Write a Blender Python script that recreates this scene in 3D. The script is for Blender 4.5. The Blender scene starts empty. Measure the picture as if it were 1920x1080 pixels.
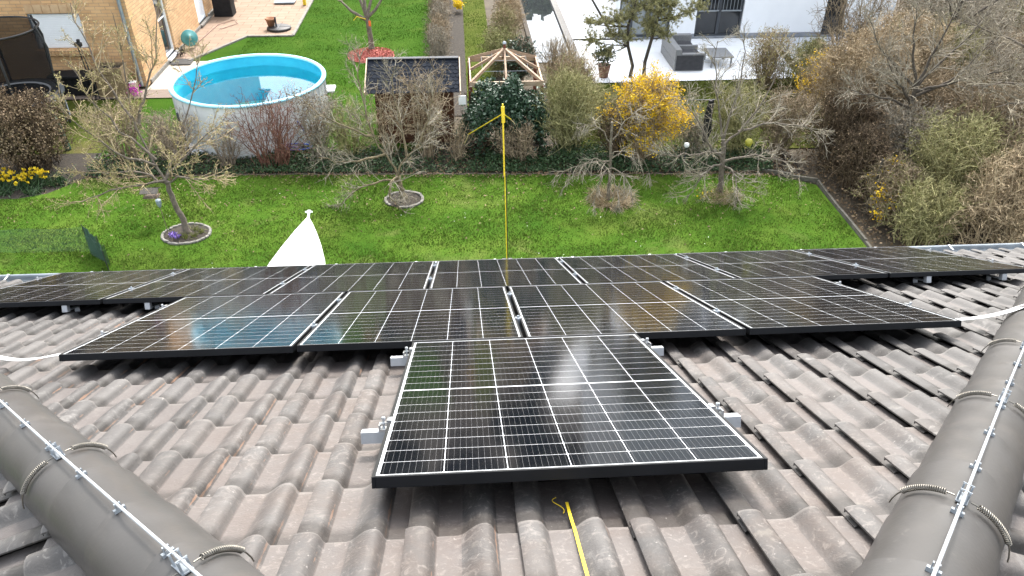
import bpy, bmesh, math, random
import numpy as np
from mathutils import Vector, Matrix, Euler

# ------------------------------------------------------------------ camera, sky, sun, exposure
SC = bpy.context.scene
COL = SC.collection
R = math.radians
cam = bpy.data.cameras.new('camera')
cam.lens = 1439.88 / 1920 * 36
cam.sensor_width = 36
cam.clip_start = 0.05
cam.clip_end = 2000
camo = bpy.data.objects.new('camera', cam)
COL.objects.link(camo)
_r = Vector((0.99784786, -0.06537748, 0.00504408))
_d = Vector((-0.03345209, -0.57371475, -0.81837176))
_f = Vector((0.05639694, 0.81644178, -0.57466704))
_m = Matrix.Identity(4)
for i in range(3):
    _m[i][0] = _r[i]; _m[i][1] = -_d[i]; _m[i][2] = -_f[i]
_m[0][3], _m[1][3], _m[2][3] = -0.2777, -1.4759, 7.4
camo.matrix_world = _m
SC.camera = camo

SUN_EL, SUN_AZ = R(50), R(12)          # azimuth from +Y towards +X
world = bpy.data.worlds.new('World')
SC.world = world
world.use_nodes = True
wn, wl = world.node_tree.nodes, world.node_tree.links
bg = wn['Background']
sky = wn.new('ShaderNodeTexSky')
sky.sky_type = 'NISHITA'
sky.sun_disc = False
sky.sun_elevation = SUN_EL
sky.sun_rotation = SUN_AZ
sky.air_density = 1.6
sky.dust_density = 4.0
sky.ozone_density = 1.0
hs = wn.new('ShaderNodeHueSaturation')
hs.inputs['Saturation'].default_value = 0.38
wl.new(sky.outputs[0], hs.inputs['Color'])
wl.new(hs.outputs[0], bg.inputs['Color'])
bg.inputs['Strength'].default_value = 0.145
sl = bpy.data.lights.new('sun', 'SUN')
sl.energy = 1.3
sl.angle = R(10)
sl.color = (1.0, 0.96, 0.9)
slo = bpy.data.objects.new('sun', sl)
COL.objects.link(slo)
_sd = Vector((math.cos(SUN_EL) * math.sin(SUN_AZ), math.cos(SUN_EL) * math.cos(SUN_AZ), math.sin(SUN_EL)))
slo.rotation_euler = _sd.to_track_quat('Z', 'Y').to_euler()
SC.view_settings.view_transform = 'Standard'
SC.view_settings.look = 'None'
SC.view_settings.gamma = 1
SC.view_settings.exposure = 2.12
SC.cycles.transparent_max_bounces = 16

# ------------------------------------------------------------------ mesh builder
class MB:
    def __init__(s):
        s.V = []; s.F = []; s.n = 0
    def add(s, v, f, mi=0):
        v = np.asarray(v, float).reshape(-1, 3)
        f = np.asarray(f, int)
        s.V.append(v); s.F.append((f + s.n, mi)); s.n += len(v)
    def addm(s, v, flist, mi=0):
        v = np.asarray(v, float).reshape(-1, 3)
        s.V.append(v)
        for f in flist:
            s.F.append((np.asarray([f], int) + s.n, mi))
        s.n += len(v)
    def box(s, lo, hi, mi=0, M=None, o=None):
        x0, y0, z0 = lo; x1, y1, z1 = hi
        v = np.array([(x0,y0,z0),(x1,y0,z0),(x1,y1,z0),(x0,y1,z0),(x0,y0,z1),(x1,y0,z1),(x1,y1,z1),(x0,y1,z1)], float)
        if M is not None: v = v @ np.asarray(M).T
        if o is not None: v = v + np.asarray(o)
        s.add(v, [(0,3,2,1),(4,5,6,7),(0,1,5,4),(1,2,6,5),(2,3,7,6),(3,0,4,7)], mi)
    def bar(s, a, b, w, h, up=(0,0,1), mi=0):
        a = np.asarray(a, float); b = np.asarray(b, float)
        d = b - a; L = np.linalg.norm(d); d /= L
        up = np.asarray(up, float); x = np.cross(d, up)
        if np.linalg.norm(x) < 1e-6: x = np.cross(d, (1,0,0))
        x /= np.linalg.norm(x); z = np.cross(x, d)
        M = np.stack([x, d, z], 1)
        s.box((-w/2,0,-h/2), (w/2,L,h/2), mi, M, a)
    def tube(s, P, r, k=8, mi=0, caps=True):
        P = np.asarray(P, float); n = len(P)
        r = np.broadcast_to(np.asarray(r, float), (n,))
        T = np.gradient(P, axis=0); T /= np.linalg.norm(T, axis=1)[:, None] + 1e-12
        x = np.cross(T[0], (0,0,1.))
        if np.linalg.norm(x) < 1e-3: x = np.cross(T[0], (1.,0,0))
        X = []
        for t in T:
            x = x - t * (x @ t); x /= np.linalg.norm(x) + 1e-12; X.append(x)
        X = np.array(X); Y = np.cross(T, X)
        a = np.arange(k) * 2 * np.pi / k
        V = P[:, None] + r[:, None, None] * (np.cos(a)[None, :, None] * X[:, None] + np.sin(a)[None, :, None] * Y[:, None])
        i = np.arange(n - 1)[:, None] * k; j = np.arange(k)[None]; j2 = (j + 1) % k
        f = np.stack([i + j, i + j2, i + k + j2, i + k + j], -1).reshape(-1, 4)
        s.add(V, f, mi)
        if caps:
            s.addm(V[0], [tuple(range(k))[::-1]], mi); s.addm(V[-1], [tuple(range(k))], mi)
    def segs(s, P0, P1, r0, r1, k=3, mi=0):
        P0 = np.asarray(P0, float); P1 = np.asarray(P1, float); n = len(P0)
        if n == 0: return
        r0 = np.broadcast_to(r0, (n,)); r1 = np.broadcast_to(r1, (n,))
        T = P1 - P0; T = T / (np.linalg.norm(T, axis=1)[:, None] + 1e-9)
        ref = np.where(np.abs(T[:, 2:3]) > .9, np.array([[1.,0,0]]), np.array([[0,0,1.]]))
        X = np.cross(T, ref); X /= np.linalg.norm(X, axis=1)[:, None] + 1e-9
        Y = np.cross(T, X)
        a = np.arange(k) * 2 * np.pi / k
        ring = np.cos(a)[None, :, None] * X[:, None] + np.sin(a)[None, :, None] * Y[:, None]
        V = np.concatenate([P0[:, None] + ring * r0[:, None, None], P1[:, None] + ring * r1[:, None, None]], 1)
        b = np.arange(n)[:, None] * 2 * k; j = np.arange(k)[None]; j2 = (j + 1) % k
        f = np.stack([b + j, b + j2, b + k + j2, b + k + j], -1).reshape(-1, 4)
        s.add(V, f, mi)
    def poly_segs(s, P, R0, R1, k=3, mi=0):
        """P: (N, m+1, 3) polylines tapered from R0 to R1"""
        m = P.shape[1] - 1
        R0 = np.broadcast_to(R0, (len(P),)); R1 = np.broadcast_to(R1, (len(P),))
        for i in range(m):
            ra = R0 + (R1 - R0) * i / m; rb = R0 + (R1 - R0) * (i + 1) / m
            s.segs(P[:, i], P[:, i + 1], ra, rb, k, mi)
    def leaves(s, rng, C, size, asp=.6, mi=0, up=0.0):
        n = len(C)
        if n == 0: return
        N = rng.normal(size=(n, 3)); N[:, 2] += up; N /= np.linalg.norm(N, axis=1)[:, None]
        A = np.cross(N, rng.normal(size=(n, 3))); A /= np.linalg.norm(A, axis=1)[:, None] + 1e-9
        B = np.cross(N, A)
        sz = (np.asarray(size) * rng.uniform(.6, 1.3, n))[:, None]
        V = np.stack([C - A * sz, C + B * sz * asp + N * sz * .15, C + A * sz, C - B * sz * asp + N * sz * .15], 1)
        s.add(V, np.arange(n * 4).reshape(n, 4), mi)
    def lathe(s, prof, c=(0,0,0), k=32, mi=0, axis=None):
        prof = np.asarray(prof, float); a = np.arange(k) * 2 * np.pi / k
        V = np.stack([prof[:, None, 0] * np.cos(a), prof[:, None, 0] * np.sin(a), np.broadcast_to(prof[:, None, 1], (len(prof), k))], -1)
        if axis is not None: V = V @ np.asarray(axis).T
        i = np.arange(len(prof) - 1)[:, None] * k; j = np.arange(k)[None]; j2 = (j + 1) % k
        f = np.stack([i + j, i + j2, i + k + j2, i + k + j], -1).reshape(-1, 4)
        s.add(V.reshape(-1, 3) + np.asarray(c), f, mi)
    def sheet(s, pts, mi=0):
        s.addm(pts, [tuple(range(len(pts)))], mi)
    def prism(s, poly, z0, z1, mi=0):
        n = len(poly)
        v = [(x, y, z0) for x, y in poly] + [(x, y, z1) for x, y in poly]
        fl = [tuple(range(n, 2 * n)), tuple(range(n))[::-1]] + [(i, (i + 1) % n, n + (i + 1) % n, n + i) for i in range(n)]
        s.addm(v, fl, mi)
    def build(s, name, mats, parent=None, loc=None, smooth=False):
        me = bpy.data.meshes.new(name)
        V = np.concatenate(s.V) if s.V else np.zeros((0, 3))
        root = parent
        base = Vector((0, 0, 0))
        if parent is not None:
            while root is not None:
                if 'base' in ROOT.get(root.name, {}): base = ROOT[root.name]['base']; break
                root = root.parent
        elif loc is not None:
            base = Vector(loc)
        V = V - np.array(base)
        me.vertices.add(len(V)); me.vertices.foreach_set('co', V.astype(np.float32).ravel())
        li, st, mi = [], [], []
        p = 0
        for f, m in s.F:
            k = f.shape[1]; li.append(f.ravel()); st.append(p + np.arange(len(f)) * k); mi.append(np.full(len(f), m)); p += f.size
        li = np.concatenate(li); st = np.concatenate(st); mi = np.concatenate(mi)
        me.loops.add(len(li)); me.loops.foreach_set('vertex_index', li.astype(np.int32))
        me.polygons.add(len(st)); me.polygons.foreach_set('loop_start', st.astype(np.int32))
        me.polygons.foreach_set('material_index', mi.astype(np.int32))
        me.polygons.foreach_set('use_smooth', np.full(len(st), bool(smooth)))
        me.update(calc_edges=True); me.validate()
        if not isinstance(mats, (list, tuple)): mats = [mats]
        for m in mats: me.materials.append(m)
        o = bpy.data.objects.new(name, me); COL.objects.link(o)
        if parent is not None: o.parent = parent
        elif loc is not None:
            o.location = loc
            ROOT[o.name] = {'base': Vector(loc)}
        return o

ROOT = {}
def tag(o, label=None, cat=None, group=None, kind=None):
    if label: o['label'] = label
    if cat: o['category'] = cat
    if group: o['group'] = group
    if kind: o['kind'] = kind
    return o
def thing(name, loc, label, cat, group=None, local=False):
    o = bpy.data.objects.new(name, None); COL.objects.link(o)
    o.empty_display_size = .2
    o.location = loc
    ROOT[o.name] = {'base': Vector((0, 0, 0)) if local else Vector(loc)}
    return tag(o, label, cat, group)
def copy_tree(o, parent=None):
    c = o.copy(); COL.objects.link(c); c.parent = parent
    for ch in o.children: copy_tree(ch, c)
    return c
def bevel(o, w=.004, seg=2):
    m = o.modifiers.new('bevel', 'BEVEL'); m.width = w; m.segments = seg; m.limit_method = 'ANGLE'; m.angle_limit = R(40)
    return o

# ------------------------------------------------------------------ materials
class NT:
    def __init__(s, name):
        s.m = bpy.data.materials.new(name); s.m.use_nodes = True
        s.t = s.m.node_tree; s.b = s.t.nodes['Principled BSDF']; s.out = s.t.nodes['Material Output']
        s.tc = None
    def n(s, ty, **kw):
        x = s.t.nodes.new(ty)
        for k, v in kw.items(): setattr(x, k, v)
        return x
    def l(s, a, b): s.t.links.new(a, b)
    def obj(s):
        if s.tc is None: s.tc = s.n('ShaderNodeTexCoord')
        return s.tc.outputs['Object']
    def set(s, **kw):
        for k, v in kw.items(): s.b.inputs[k.replace('_', ' ')].default_value = v
    def noise(s, scale, detail=4, rough=.55, vec=None, dist=0.0, stretch=None):
        x = s.n('ShaderNodeTexNoise'); x.inputs['Scale'].default_value = scale; x.inputs['Detail'].default_value = detail
        x.inputs['Roughness'].default_value = rough; x.inputs['Distortion'].default_value = dist
        v = vec or s.obj()
        if stretch:
            mp = s.n('ShaderNodeMapping'); mp.inputs['Scale'].default_value = stretch; s.l(v, mp.inputs[0]); v = mp.outputs[0]
        s.l(v, x.inputs['Vector'])
        return x.outputs['Fac']
    def math(s, op, a, b=None, c=None, clamp=False):
        x = s.n('ShaderNodeMath', operation=op, use_clamp=clamp)
        for i, v in enumerate((a, b, c)):
            if v is None: continue
            if isinstance(v, (int, float)): x.inputs[i].default_value = v
            else: s.l(v, x.inputs[i])
        return x.outputs[0]
    def ramp(s, fac, stops):
        x = s.n('ShaderNodeValToRGB'); e = x.color_ramp.elements
        while len(e) < len(stops): e.new(0.5)
        for q, (p, c) in zip(e, stops):
            q.position = p; q.color = (*c, 1) if len(c) == 3 else c
        s.l(fac, x.inputs[0])
        return x.outputs[0]
    def mix(s, fac, a, b):
        x = s.n('ShaderNodeMix', data_type='RGBA')
        for i, v in ((0, fac), (6, a), (7, b)):
            if isinstance(v, (int, float)): x.inputs[i].default_value = v
            elif isinstance(v, tuple): x.inputs[i].default_value = (*v, 1)
            else: s.l(v, x.inputs[i])
        return x.outputs[2]
    def base(s, c): s.l(c, s.b.inputs['Base Color'])
    def bump(s, h, strength=.3, dist=.01):
        x = s.n('ShaderNodeBump'); x.inputs['Strength'].default_value = strength; x.inputs['Distance'].default_value = dist
        s.l(h, x.inputs['Height']); s.l(x.outputs[0], s.b.inputs['Normal'])

def plain(name, c1, c2=None, scale=6, rough=.7, metal=0., bump=0., bscale=40, spec=.5, lo=.35, hi=.65, stretch=None):
    t = NT(name); t.set(Roughness=rough, Metallic=metal); t.b.inputs['Specular IOR Level'].default_value = spec
    if c2 is None: c2 = tuple(x * .8 for x in c1)
    t.base(t.ramp(t.noise(scale, stretch=stretch), [(lo, c1), (hi, c2)]))
    if bump: t.bump(t.noise(bscale, stretch=stretch), bump, .01)
    return t.m
def island(name, cols, rough=.7, trans=0.0, spec=.3):
    """leaf or twig colours that differ from leaf to leaf"""
    t = NT(name); t.set(Roughness=rough); t.b.inputs['Specular IOR Level'].default_value = spec
    g = t.n('ShaderNodeNewGeometry')
    k = len(cols)
    c = t.ramp(g.outputs['Random Per Island'], [(i / max(1, k - 1), q) for i, q in enumerate(cols)])
    big = t.noise(1.1, 5, .6)
    c2 = t.mix(t.math('MULTIPLY', big, .55), c, tuple(x * .55 for x in cols[k // 2]))
    t.base(c2)
    if trans:
        tr = t.n('ShaderNodeBsdfTranslucent'); t.l(c2, tr.inputs[0])
        mx = t.n('ShaderNodeMixShader'); mx.inputs[0].default_value = trans
        t.l(t.b.outputs[0], mx.inputs[1]); t.l(tr.outputs[0], mx.inputs[2]); t.l(mx.outputs[0], t.out.inputs[0])
    return t.m

M = {}
def m_tile():
    t = NT('roof_tile_concrete'); t.b.inputs['Specular IOR Level'].default_value = .26
    at = t.n('ShaderNodeAttribute', attribute_name='uvt')        # across, along, random of each tile
    sep = t.n('ShaderNodeSeparateXYZ'); t.l(at.outputs['Vector'], sep.inputs[0])
    cx, cy, rnd = sep.outputs
    base = t.ramp(t.math('ADD', t.math('MULTIPLY', rnd, .72), t.math('MULTIPLY', t.noise(3.0, 5), .3)),
                  [(0, (.041, .0385, .0375)), (.35, (.059, .056, .0545)), (.7, (.071, .067, .065)), (1, (.094, .088, .084))])
    # pale scuffs of dust, worked by boots, stretched down the slope
    scuff = t.noise(16, 7, .68, dist=1.2)
    where = t.noise(1.1, 2)
    s2 = t.math('MULTIPLY', t.math('SMOOTH_MIN', t.math('MULTIPLY', t.math('SUBTRACT', scuff, .545), 9.0, clamp=True), 1.0, .1),
                t.math('MULTIPLY', t.math('SUBTRACT', where, .38), 4.0, clamp=True), clamp=True)
    base = t.mix(t.math('MULTIPLY', s2, .55), base, (.22, .21, .20))
    film = t.math('MULTIPLY', t.math('SUBTRACT', t.noise(5.5, 5, .6), .42), 2.2, clamp=True)
    def band(a_, b_): return t.math('MULTIPLY', t.math('GREATER_THAN', cx, a_), t.math('LESS_THAN', cx, b_))
    pan = t.math('ADD', band(.080, .148), t.math('GREATER_THAN', cx, .245), clamp=True)
    base = t.mix(t.math('MULTIPLY', pan, t.math('ADD', .30, t.math('MULTIPLY', t.noise(4, 5, .65), .55))), base, (.108, .0925, .086))
    base = t.mix(t.math('MULTIPLY', film, .38), base, (.125, .118, .112))
    # terracotta drilling dust caught along the foot of each roll
    a = t.math('ABSOLUTE', t.math('SUBTRACT', cx, .238)); b = t.math('ABSOLUTE', t.math('SUBTRACT', cx, .074))
    w = t.math('MULTIPLY', t.noise(9, 5, .7), .0145)
    line = t.math('LESS_THAN', t.math('MINIMUM', a, t.math('ADD', b, .002)), t.math('SUBTRACT', w, .0060))
    gate = t.math('MULTIPLY', t.math('SUBTRACT', t.noise(2.3, 3, vec=None), .46), 9.0, clamp=True)
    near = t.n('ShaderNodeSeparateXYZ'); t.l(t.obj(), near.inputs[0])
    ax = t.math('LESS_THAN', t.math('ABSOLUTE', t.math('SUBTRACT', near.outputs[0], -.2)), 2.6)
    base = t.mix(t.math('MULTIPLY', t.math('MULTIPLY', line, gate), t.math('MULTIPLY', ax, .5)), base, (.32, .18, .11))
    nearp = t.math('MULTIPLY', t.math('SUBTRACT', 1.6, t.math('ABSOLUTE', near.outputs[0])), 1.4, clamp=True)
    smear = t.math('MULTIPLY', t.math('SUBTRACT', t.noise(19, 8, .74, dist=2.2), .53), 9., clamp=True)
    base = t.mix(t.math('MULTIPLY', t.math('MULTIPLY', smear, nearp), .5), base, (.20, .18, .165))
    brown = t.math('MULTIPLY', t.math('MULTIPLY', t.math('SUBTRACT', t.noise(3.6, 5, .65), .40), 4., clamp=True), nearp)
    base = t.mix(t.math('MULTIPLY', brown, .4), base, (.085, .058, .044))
    step_shade = t.math('MULTIPLY', t.math('SUBTRACT', t.math('ADD', .150, t.math('MULTIPLY', t.noise(26, 5, .7), .045)), cy), 26., clamp=True)  # shade just past each overlapping course, painted into the tile colour
    base = t.mix(t.math('MULTIPLY', step_shade, .62), base, (.020, .0175, .0155))
    pale_end = t.math('MULTIPLY', t.math('SUBTRACT', cy, t.math('ADD', .377, t.math('MULTIPLY', t.noise(60, 4, .7), .016))), 180., clamp=True)  # paler line along the downhill end of each tile
    base = t.mix(t.math('MULTIPLY', pale_end, .28), base, (.19, .175, .16))
    lich = t.math('MULTIPLY', t.math('SUBTRACT', t.noise(11, 6, .72), .60), 11., clamp=True)
    base = t.mix(t.math('MULTIPLY', lich, .35), base, (.15, .135, .115))
    speck = t.math('MULTIPLY', t.math('SUBTRACT', t.noise(70, 2), .70), 14.0, clamp=True)
    base = t.mix(t.math('MULTIPLY', speck, .45), base, (.3, .28, .26))
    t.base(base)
    t.l(t.math('ADD', t.math('MULTIPLY', scuff, .35), .36), t.b.inputs['Roughness'])
    t.bump(t.math('ADD', t.noise(120, 3), t.math('MULTIPLY', t.noise(14, 4), 1.5)), .3, .004)
    return t.m
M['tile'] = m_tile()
def m_cap():
    t = NT('hip_tile_concrete'); t.b.inputs['Specular IOR Level'].default_value = .26
    oi = t.n('ShaderNodeObjectInfo')
    c = t.ramp(t.noise(4, 5), [(.3, (.044, .0425, .0415)), (.7, (.058, .0555, .054))])
    c = t.mix(t.math('MULTIPLY', oi.outputs['Random'], .35), c, (.038, .035, .033))
    sc = t.math('MULTIPLY', t.math('SUBTRACT', t.noise(22, 6, .7, dist=1.5), .64), 9., clamp=True)
    c = t.mix(t.math('MULTIPLY', sc, .4), c, (.17, .155, .14))
    st = t.math('MULTIPLY', t.math('SUBTRACT', t.noise(3.2, 6, .7, dist=.8), .52), 4., clamp=True)
    c = t.mix(t.math('MULTIPLY', st, .5), c, (.085, .076, .068))
    chip = t.math('MULTIPLY', t.math('SUBTRACT', t.noise(34, 5, .75, dist=1.), .69), 16., clamp=True)
    c = t.mix(t.math('MULTIPLY', chip, .6), c, (.28, .26, .24))
    t.base(c); t.l(t.math('ADD', t.math('MULTIPLY', t.noise(8), .25), .27), t.b.inputs['Roughness'])
    t.bump(t.math('ADD', t.noise(90, 3), t.math('MULTIPLY', t.noise(6, 3), 2.)), .08, .004)
    return t.m
M['cap'] = m_cap()

def m_pv():
    t = NT('solar_cells_under_glass')
    s = t.n('ShaderNodeSeparateXYZ'); t.l(t.obj(), s.inputs[0]); x, y = s.outputs[0], s.outputs[1]
    pw, ph = .1825, .0930
    cx = t.math('DIVIDE', t.math('ADD', x, 3 * pw), pw)
    fx = t.math('FRACT', cx)
    dx = t.math('MULTIPLY', t.math('MINIMUM', fx, t.math('SUBTRACT', 1., fx)), pw)
    yy = t.math('SUBTRACT', t.math('ABSOLUTE', y), .005)
    cy = t.math('DIVIDE', yy, ph); fy = t.math('FRACT', cy)
    dy = t.math('MULTIPLY', t.math('MINIMUM', fy, t.math('SUBTRACT', 1., fy)), ph)
    gx = t.math('LESS_THAN', dx, .00115)
    gy = t.math('LESS_THAN', dy, .0013)
    mid = t.math('LESS_THAN', t.math('ABSOLUTE', y), .0042)
    dia = t.math('LESS_THAN', t.math('ADD', dx, dy), .0062)
    edge = t.math('MAXIMUM', t.math('GREATER_THAN', t.math('ABSOLUTE', x), 3 * pw), t.math('GREATER_THAN', yy, 9 * ph))
    white = t.math('MAXIMUM', t.math('MAXIMUM', gx, mid), t.math('MAXIMUM', dia, edge))
    fb = t.math('FRACT', t.math('MULTIPLY', cx, 10.)); db = t.math('MULTIPLY', t.math('ABSOLUTE', t.math('SUBTRACT', fb, .5)), pw / 10)
    bus = t.math('LESS_THAN', db, .00045)
    wn_ = t.n('ShaderNodeTexWhiteNoise', noise_dimensions='2D')
    cb = t.n('ShaderNodeCombineXYZ'); t.l(t.math('FLOOR', cx), cb.inputs[0]); t.l(t.math('FLOOR', t.math('DIVIDE', y, ph)), cb.inputs[1])
    t.l(cb.outputs[0], wn_.inputs['Vector'])
    c = t.mix(wn_.outputs['Value'], (.0011, .0017, .0034), (.0019, .0027, .005))
    c = t.mix(t.math('MULTIPLY', bus, .17), c, (.42, .42, .42))
    c = t.mix(t.math('MULTIPLY', gy, .6), c, (.62, .63, .64))
    c = t.mix(white, c, (.50, .52, .54))
    c = t.mix(edge, c, (.40, .415, .43))
    dust = t.math('MULTIPLY', t.math('SUBTRACT', t.noise(7, 6, .6), .45), .035, clamp=True)
    c = t.mix(dust, c, (.3, .29, .28))
    t.base(c); t.b.inputs['Specular IOR Level'].default_value = .30
    t.l(t.math('ADD', t.math('MULTIPLY', t.noise(4, 4), .09), .055), t.b.inputs['Roughness'])
    return t.m
M['pv'] = m_pv()
M['frame'] = plain('black_anodised_frame', (.006, .0068, .008), (.009, .010, .012), rough=.42, metal=.2, spec=.3)
M['alu'] = plain('bare_aluminium', (.62, .64, .66), (.52, .54, .56), rough=.32, metal=.85, scale=30)
M['alu_matte'] = plain('matte_aluminium', (.46, .48, .50), (.38, .40, .42), rough=.5, metal=.35, scale=20)
M['steel'] = plain('spring_steel', (.22, .205, .18), (.16, .15, .13), rough=.35, metal=.8, scale=40)
M['zinc'] = plain('weathered_zinc', (.34, .37, .40), (.26, .29, .32), rough=.42, metal=.6, scale=8)
M['strap'] = plain('galvanised_strap', (.78, .79, .8), (.68, .69, .7), rough=.4, metal=.3, scale=12)
M['dark'] = plain('black_rubber', (.012, .012, .013), (.02, .02, .021), rough=.6)
M['under'] = plain('roof_underlay', (.03, .028, .026), (.02, .019, .018), rough=.9)
M['plaster'] = plain('white_render', (.82, .84, .86), (.79, .81, .83), rough=.85, scale=3, bump=.08, bscale=120)
M['plinth'] = plain('grey_plinth', (.26, .28, .31), (.21, .225, .25), rough=.8, scale=5, bump=.1)
M['yellow'] = plain('yellow_webbing', (.72, .52, .02), (.62, .44, .02), rough=.55, scale=30, bump=.2, bscale=150)
M['twine'] = plain('pale_twine', (.5, .40, .22), (.4, .31, .17), rough=.8, scale=40)

def m_lawn(name, a, b, c, bare):
    t = NT(name); t.set(Roughness=.95); t.b.inputs['Specular IOR Level'].default_value = .03
    col = t.ramp(t.noise(.9, 6, .65), [(.3, a), (.5, b), (.72, c)])
    col = t.mix(t.math('MULTIPLY', t.math('SUBTRACT', t.noise(30, 4, .7), .4), 1.6, clamp=True), col, tuple(x * .55 for x in a))
    pt = t.math('MULTIPLY', t.math('SUBTRACT', t.noise(.6, 4, .6, dist=.6), .57), 6., clamp=True)
    col = t.mix(t.math('MULTIPLY', pt, .7), col, bare)
    t.base(col); t.bump(t.noise(60, 3), .6, .03)
    return t.m
M['lawn'] = m_lawn('mown_lawn', (.030, .078, .008), (.058, .115, .013), (.098, .142, .024), (.15, .15, .055))
M['lawn_far'] = m_lawn('neighbour_lawn', (.024, .068, .006), (.034, .082, .007), (.048, .096, .011), (.07, .10, .018))
M['lawn_rough'] = m_lawn('rough_grass', (.05, .07, .012), (.065, .085, .015), (.09, .10, .025), (.11, .09, .04))
M['earth'] = plain('bare_earth', (.045, .034, .022), (.075, .06, .038), scale=2.2, rough=.95, bump=.6, bscale=30)
M['mulch'] = plain('leaf_litter', (.013, .010, .007), (.034, .026, .017), scale=14, rough=.95, bump=.8, bscale=50)
M['redmulch'] = plain('red_bark_mulch', (.30, .075, .06), (.42, .14, .11), scale=18, rough=.9, bump=.8, bscale=40)
M['grass'] = island('grass_blades', [(.026, .068, .007), (.054, .112, .013), (.094, .146, .024), (.16, .172, .055)], .9, .15, .03)
M['grass_far'] = island('far_grass_blades', [(.020, .060, .005), (.034, .082, .007), (.052, .10, .012)], .9, .15, .03)

def m_brick(name, c1, c2, c3, mort, bw, bh, swap=None, msize=.008, off=.5, rough=.85, bumps=.5, warp=0):
    t = NT(name); t.set(Roughness=rough); t.b.inputs['Specular IOR Level'].default_value = .25
    s = t.n('ShaderNodeSeparateXYZ'); t.l(t.obj(), s.inputs[0])
    cb = t.n('ShaderNodeCombineXYZ')
    ax = swap or 'xz'
    t.l(s.outputs['xyz'.index(ax[0])], cb.inputs[0]); t.l(s.outputs['xyz'.index(ax[1])], cb.inputs[1])
    b = t.n('ShaderNodeTexBrick'); b.offset = off
    b.inputs['Scale'].default_value = 1; b.inputs['Brick Width'].default_value = bw; b.inputs['Row Height'].default_value = bh
    b.inputs['Mortar Size'].default_value = msize; b.inputs['Mortar Smooth'].default_value = .3; b.inputs['Bias'].default_value = 0
    b.inputs['Color1'].default_value = (*c1, 1); b.inputs['Color2'].default_value = (*c2, 1); b.inputs['Mortar'].default_value = (*mort, 1)
    t.l(cb.outputs[0], b.inputs['Vector'])
    n = t.noise(3.5, 5)
    col = t.mix(t.math('MULTIPLY', t.math('SUBTRACT', n, .4), 1.2, clamp=True), b.outputs['Color'], c3)
    t.base(col)
    t.bump(t.math('SUBTRACT', t.math('MULTIPLY', t.noise(60, 3), .25), b.outputs['Fac']), bumps, .01)
    return t.m
M['brick'] = m_brick('sand_brick', (.62, .38, .19), (.46, .27, .13), (.66, .44, .24), (.32, .225, .14), .25, .083)
M['brick_side'] = m_brick('sand_brick_gable', (.60, .38, .21), (.46, .275, .14), (.62, .42, .25), (.32, .23, .15), .25, .083, 'yz')
M['paving'] = m_brick('pink_paving', (.25, .18, .132), (.205, .145, .102), (.285, .215, .165), (.10, .072, .052), .62, .31, 'xy', .012, bumps=.25)
M['kerb'] = plain('concrete_kerb', (.20, .19, .17), (.13, .125, .11), scale=9, rough=.9, bump=.4)
M['wht_paving'] = m_brick('white_terrace_slabs', (.80, .81, .82), (.77, .78, .79), (.82, .82, .83), (.64, .65, .66), 1.2, .6, 'xy', .006, bumps=.1)
M['grey_paving'] = plain('grey_slab', (.5, .52, .56), (.44, .46, .49), scale=3, rough=.8)
M['plank'] = plain('weathered_plank', (.19, .145, .115), (.12, .09, .07), scale=5, stretch=(1, 8, 1), rough=.85, bump=.3)
M['shed_wood'] = m_brick('dark_stained_boards', (.06, .024, .012), (.10, .042, .020), (.045, .018, .010), (.012, .006, .004), 3.0, .11, 'xz', .006, rough=.6)
M['shed_side'] = m_brick('dark_stained_end_boards', (.055, .022, .012), (.085, .036, .018), (.045, .018, .010), (.012, .006, .004), 3.0, .11, 'yz', .006, rough=.6)
M['pale_wood'] = plain('pale_timber', (.36, .25, .17), (.27, .18, .115), scale=6, stretch=(1, 1, 6), rough=.7, bump=.2)
M['fresh_wood'] = plain('fresh_timber', (.46, .35, .25), (.38, .28, .19), scale=6, rough=.7, bump=.15)
M['red_wood'] = plain('red_brown_timber', (.15, .04, .022), (.09, .026, .016), scale=6, rough=.6)
M['bark'] = plain('grey_brown_bark', (.15, .125, .10), (.085, .07, .055), scale=18, rough=.95, bump=.7, bscale=50)
M['bark_olive'] = plain('lichened_bark', (.17, .135, .075), (.09, .072, .045), scale=12, rough=.95, bump=.7, bscale=50)
M['bark_pale'] = plain('pale_fruit_bark', (.17, .145, .11), (.09, .075, .058), scale=16, rough=.95, bump=.6, bscale=50)
M['bark_dark'] = plain('dark_bark', (.045, .037, .03), (.08, .066, .05), scale=14, rough=.95, bump=.7, bscale=40)
def m_slate():
    t = NT('slate_grey_shingles'); t.set(Roughness=.75)
    s = t.n('ShaderNodeSeparateXYZ'); t.l(t.obj(), s.inputs[0])
    c = t.ramp(t.noise(7, 5), [(.3, (.022, .026, .034)), (.7, (.034, .04, .05))])
    t.base(c); t.bump(t.noise(90, 3), .4, .01)
    return t.m
M['slate'] = m_slate()
M['glass_dark'] = plain('dark_window_glass', (.016, .018, .021), (.03, .034, .038), rough=.06, scale=1.5, spec=.6)
M['glass_pale'] = plain('pale_window_glass', (.28, .31, .32), (.20, .22, .23), rough=.08, scale=1.5, spec=.6)
M['anth'] = plain('anthracite_frame', (.045, .052, .062), (.04, .046, .055), rough=.45)
M['white'] = plain('white_paint', (.80, .82, .84), (.77, .79, .81), rough=.5, scale=4)
M['hull'] = plain('white_gelcoat', (.84, .84, .84), (.78, .78, .77), rough=.3, scale=2.5)
M['poolblue'] = plain('blue_pool_liner', (.015, .34, .52), (.025, .40, .57), rough=.45, scale=3)
M['poolout'] = plain('white_pool_wall', (.66, .68, .69), (.58, .6, .61), rough=.45, scale=2.5, bump=.05, bscale=10)
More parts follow.
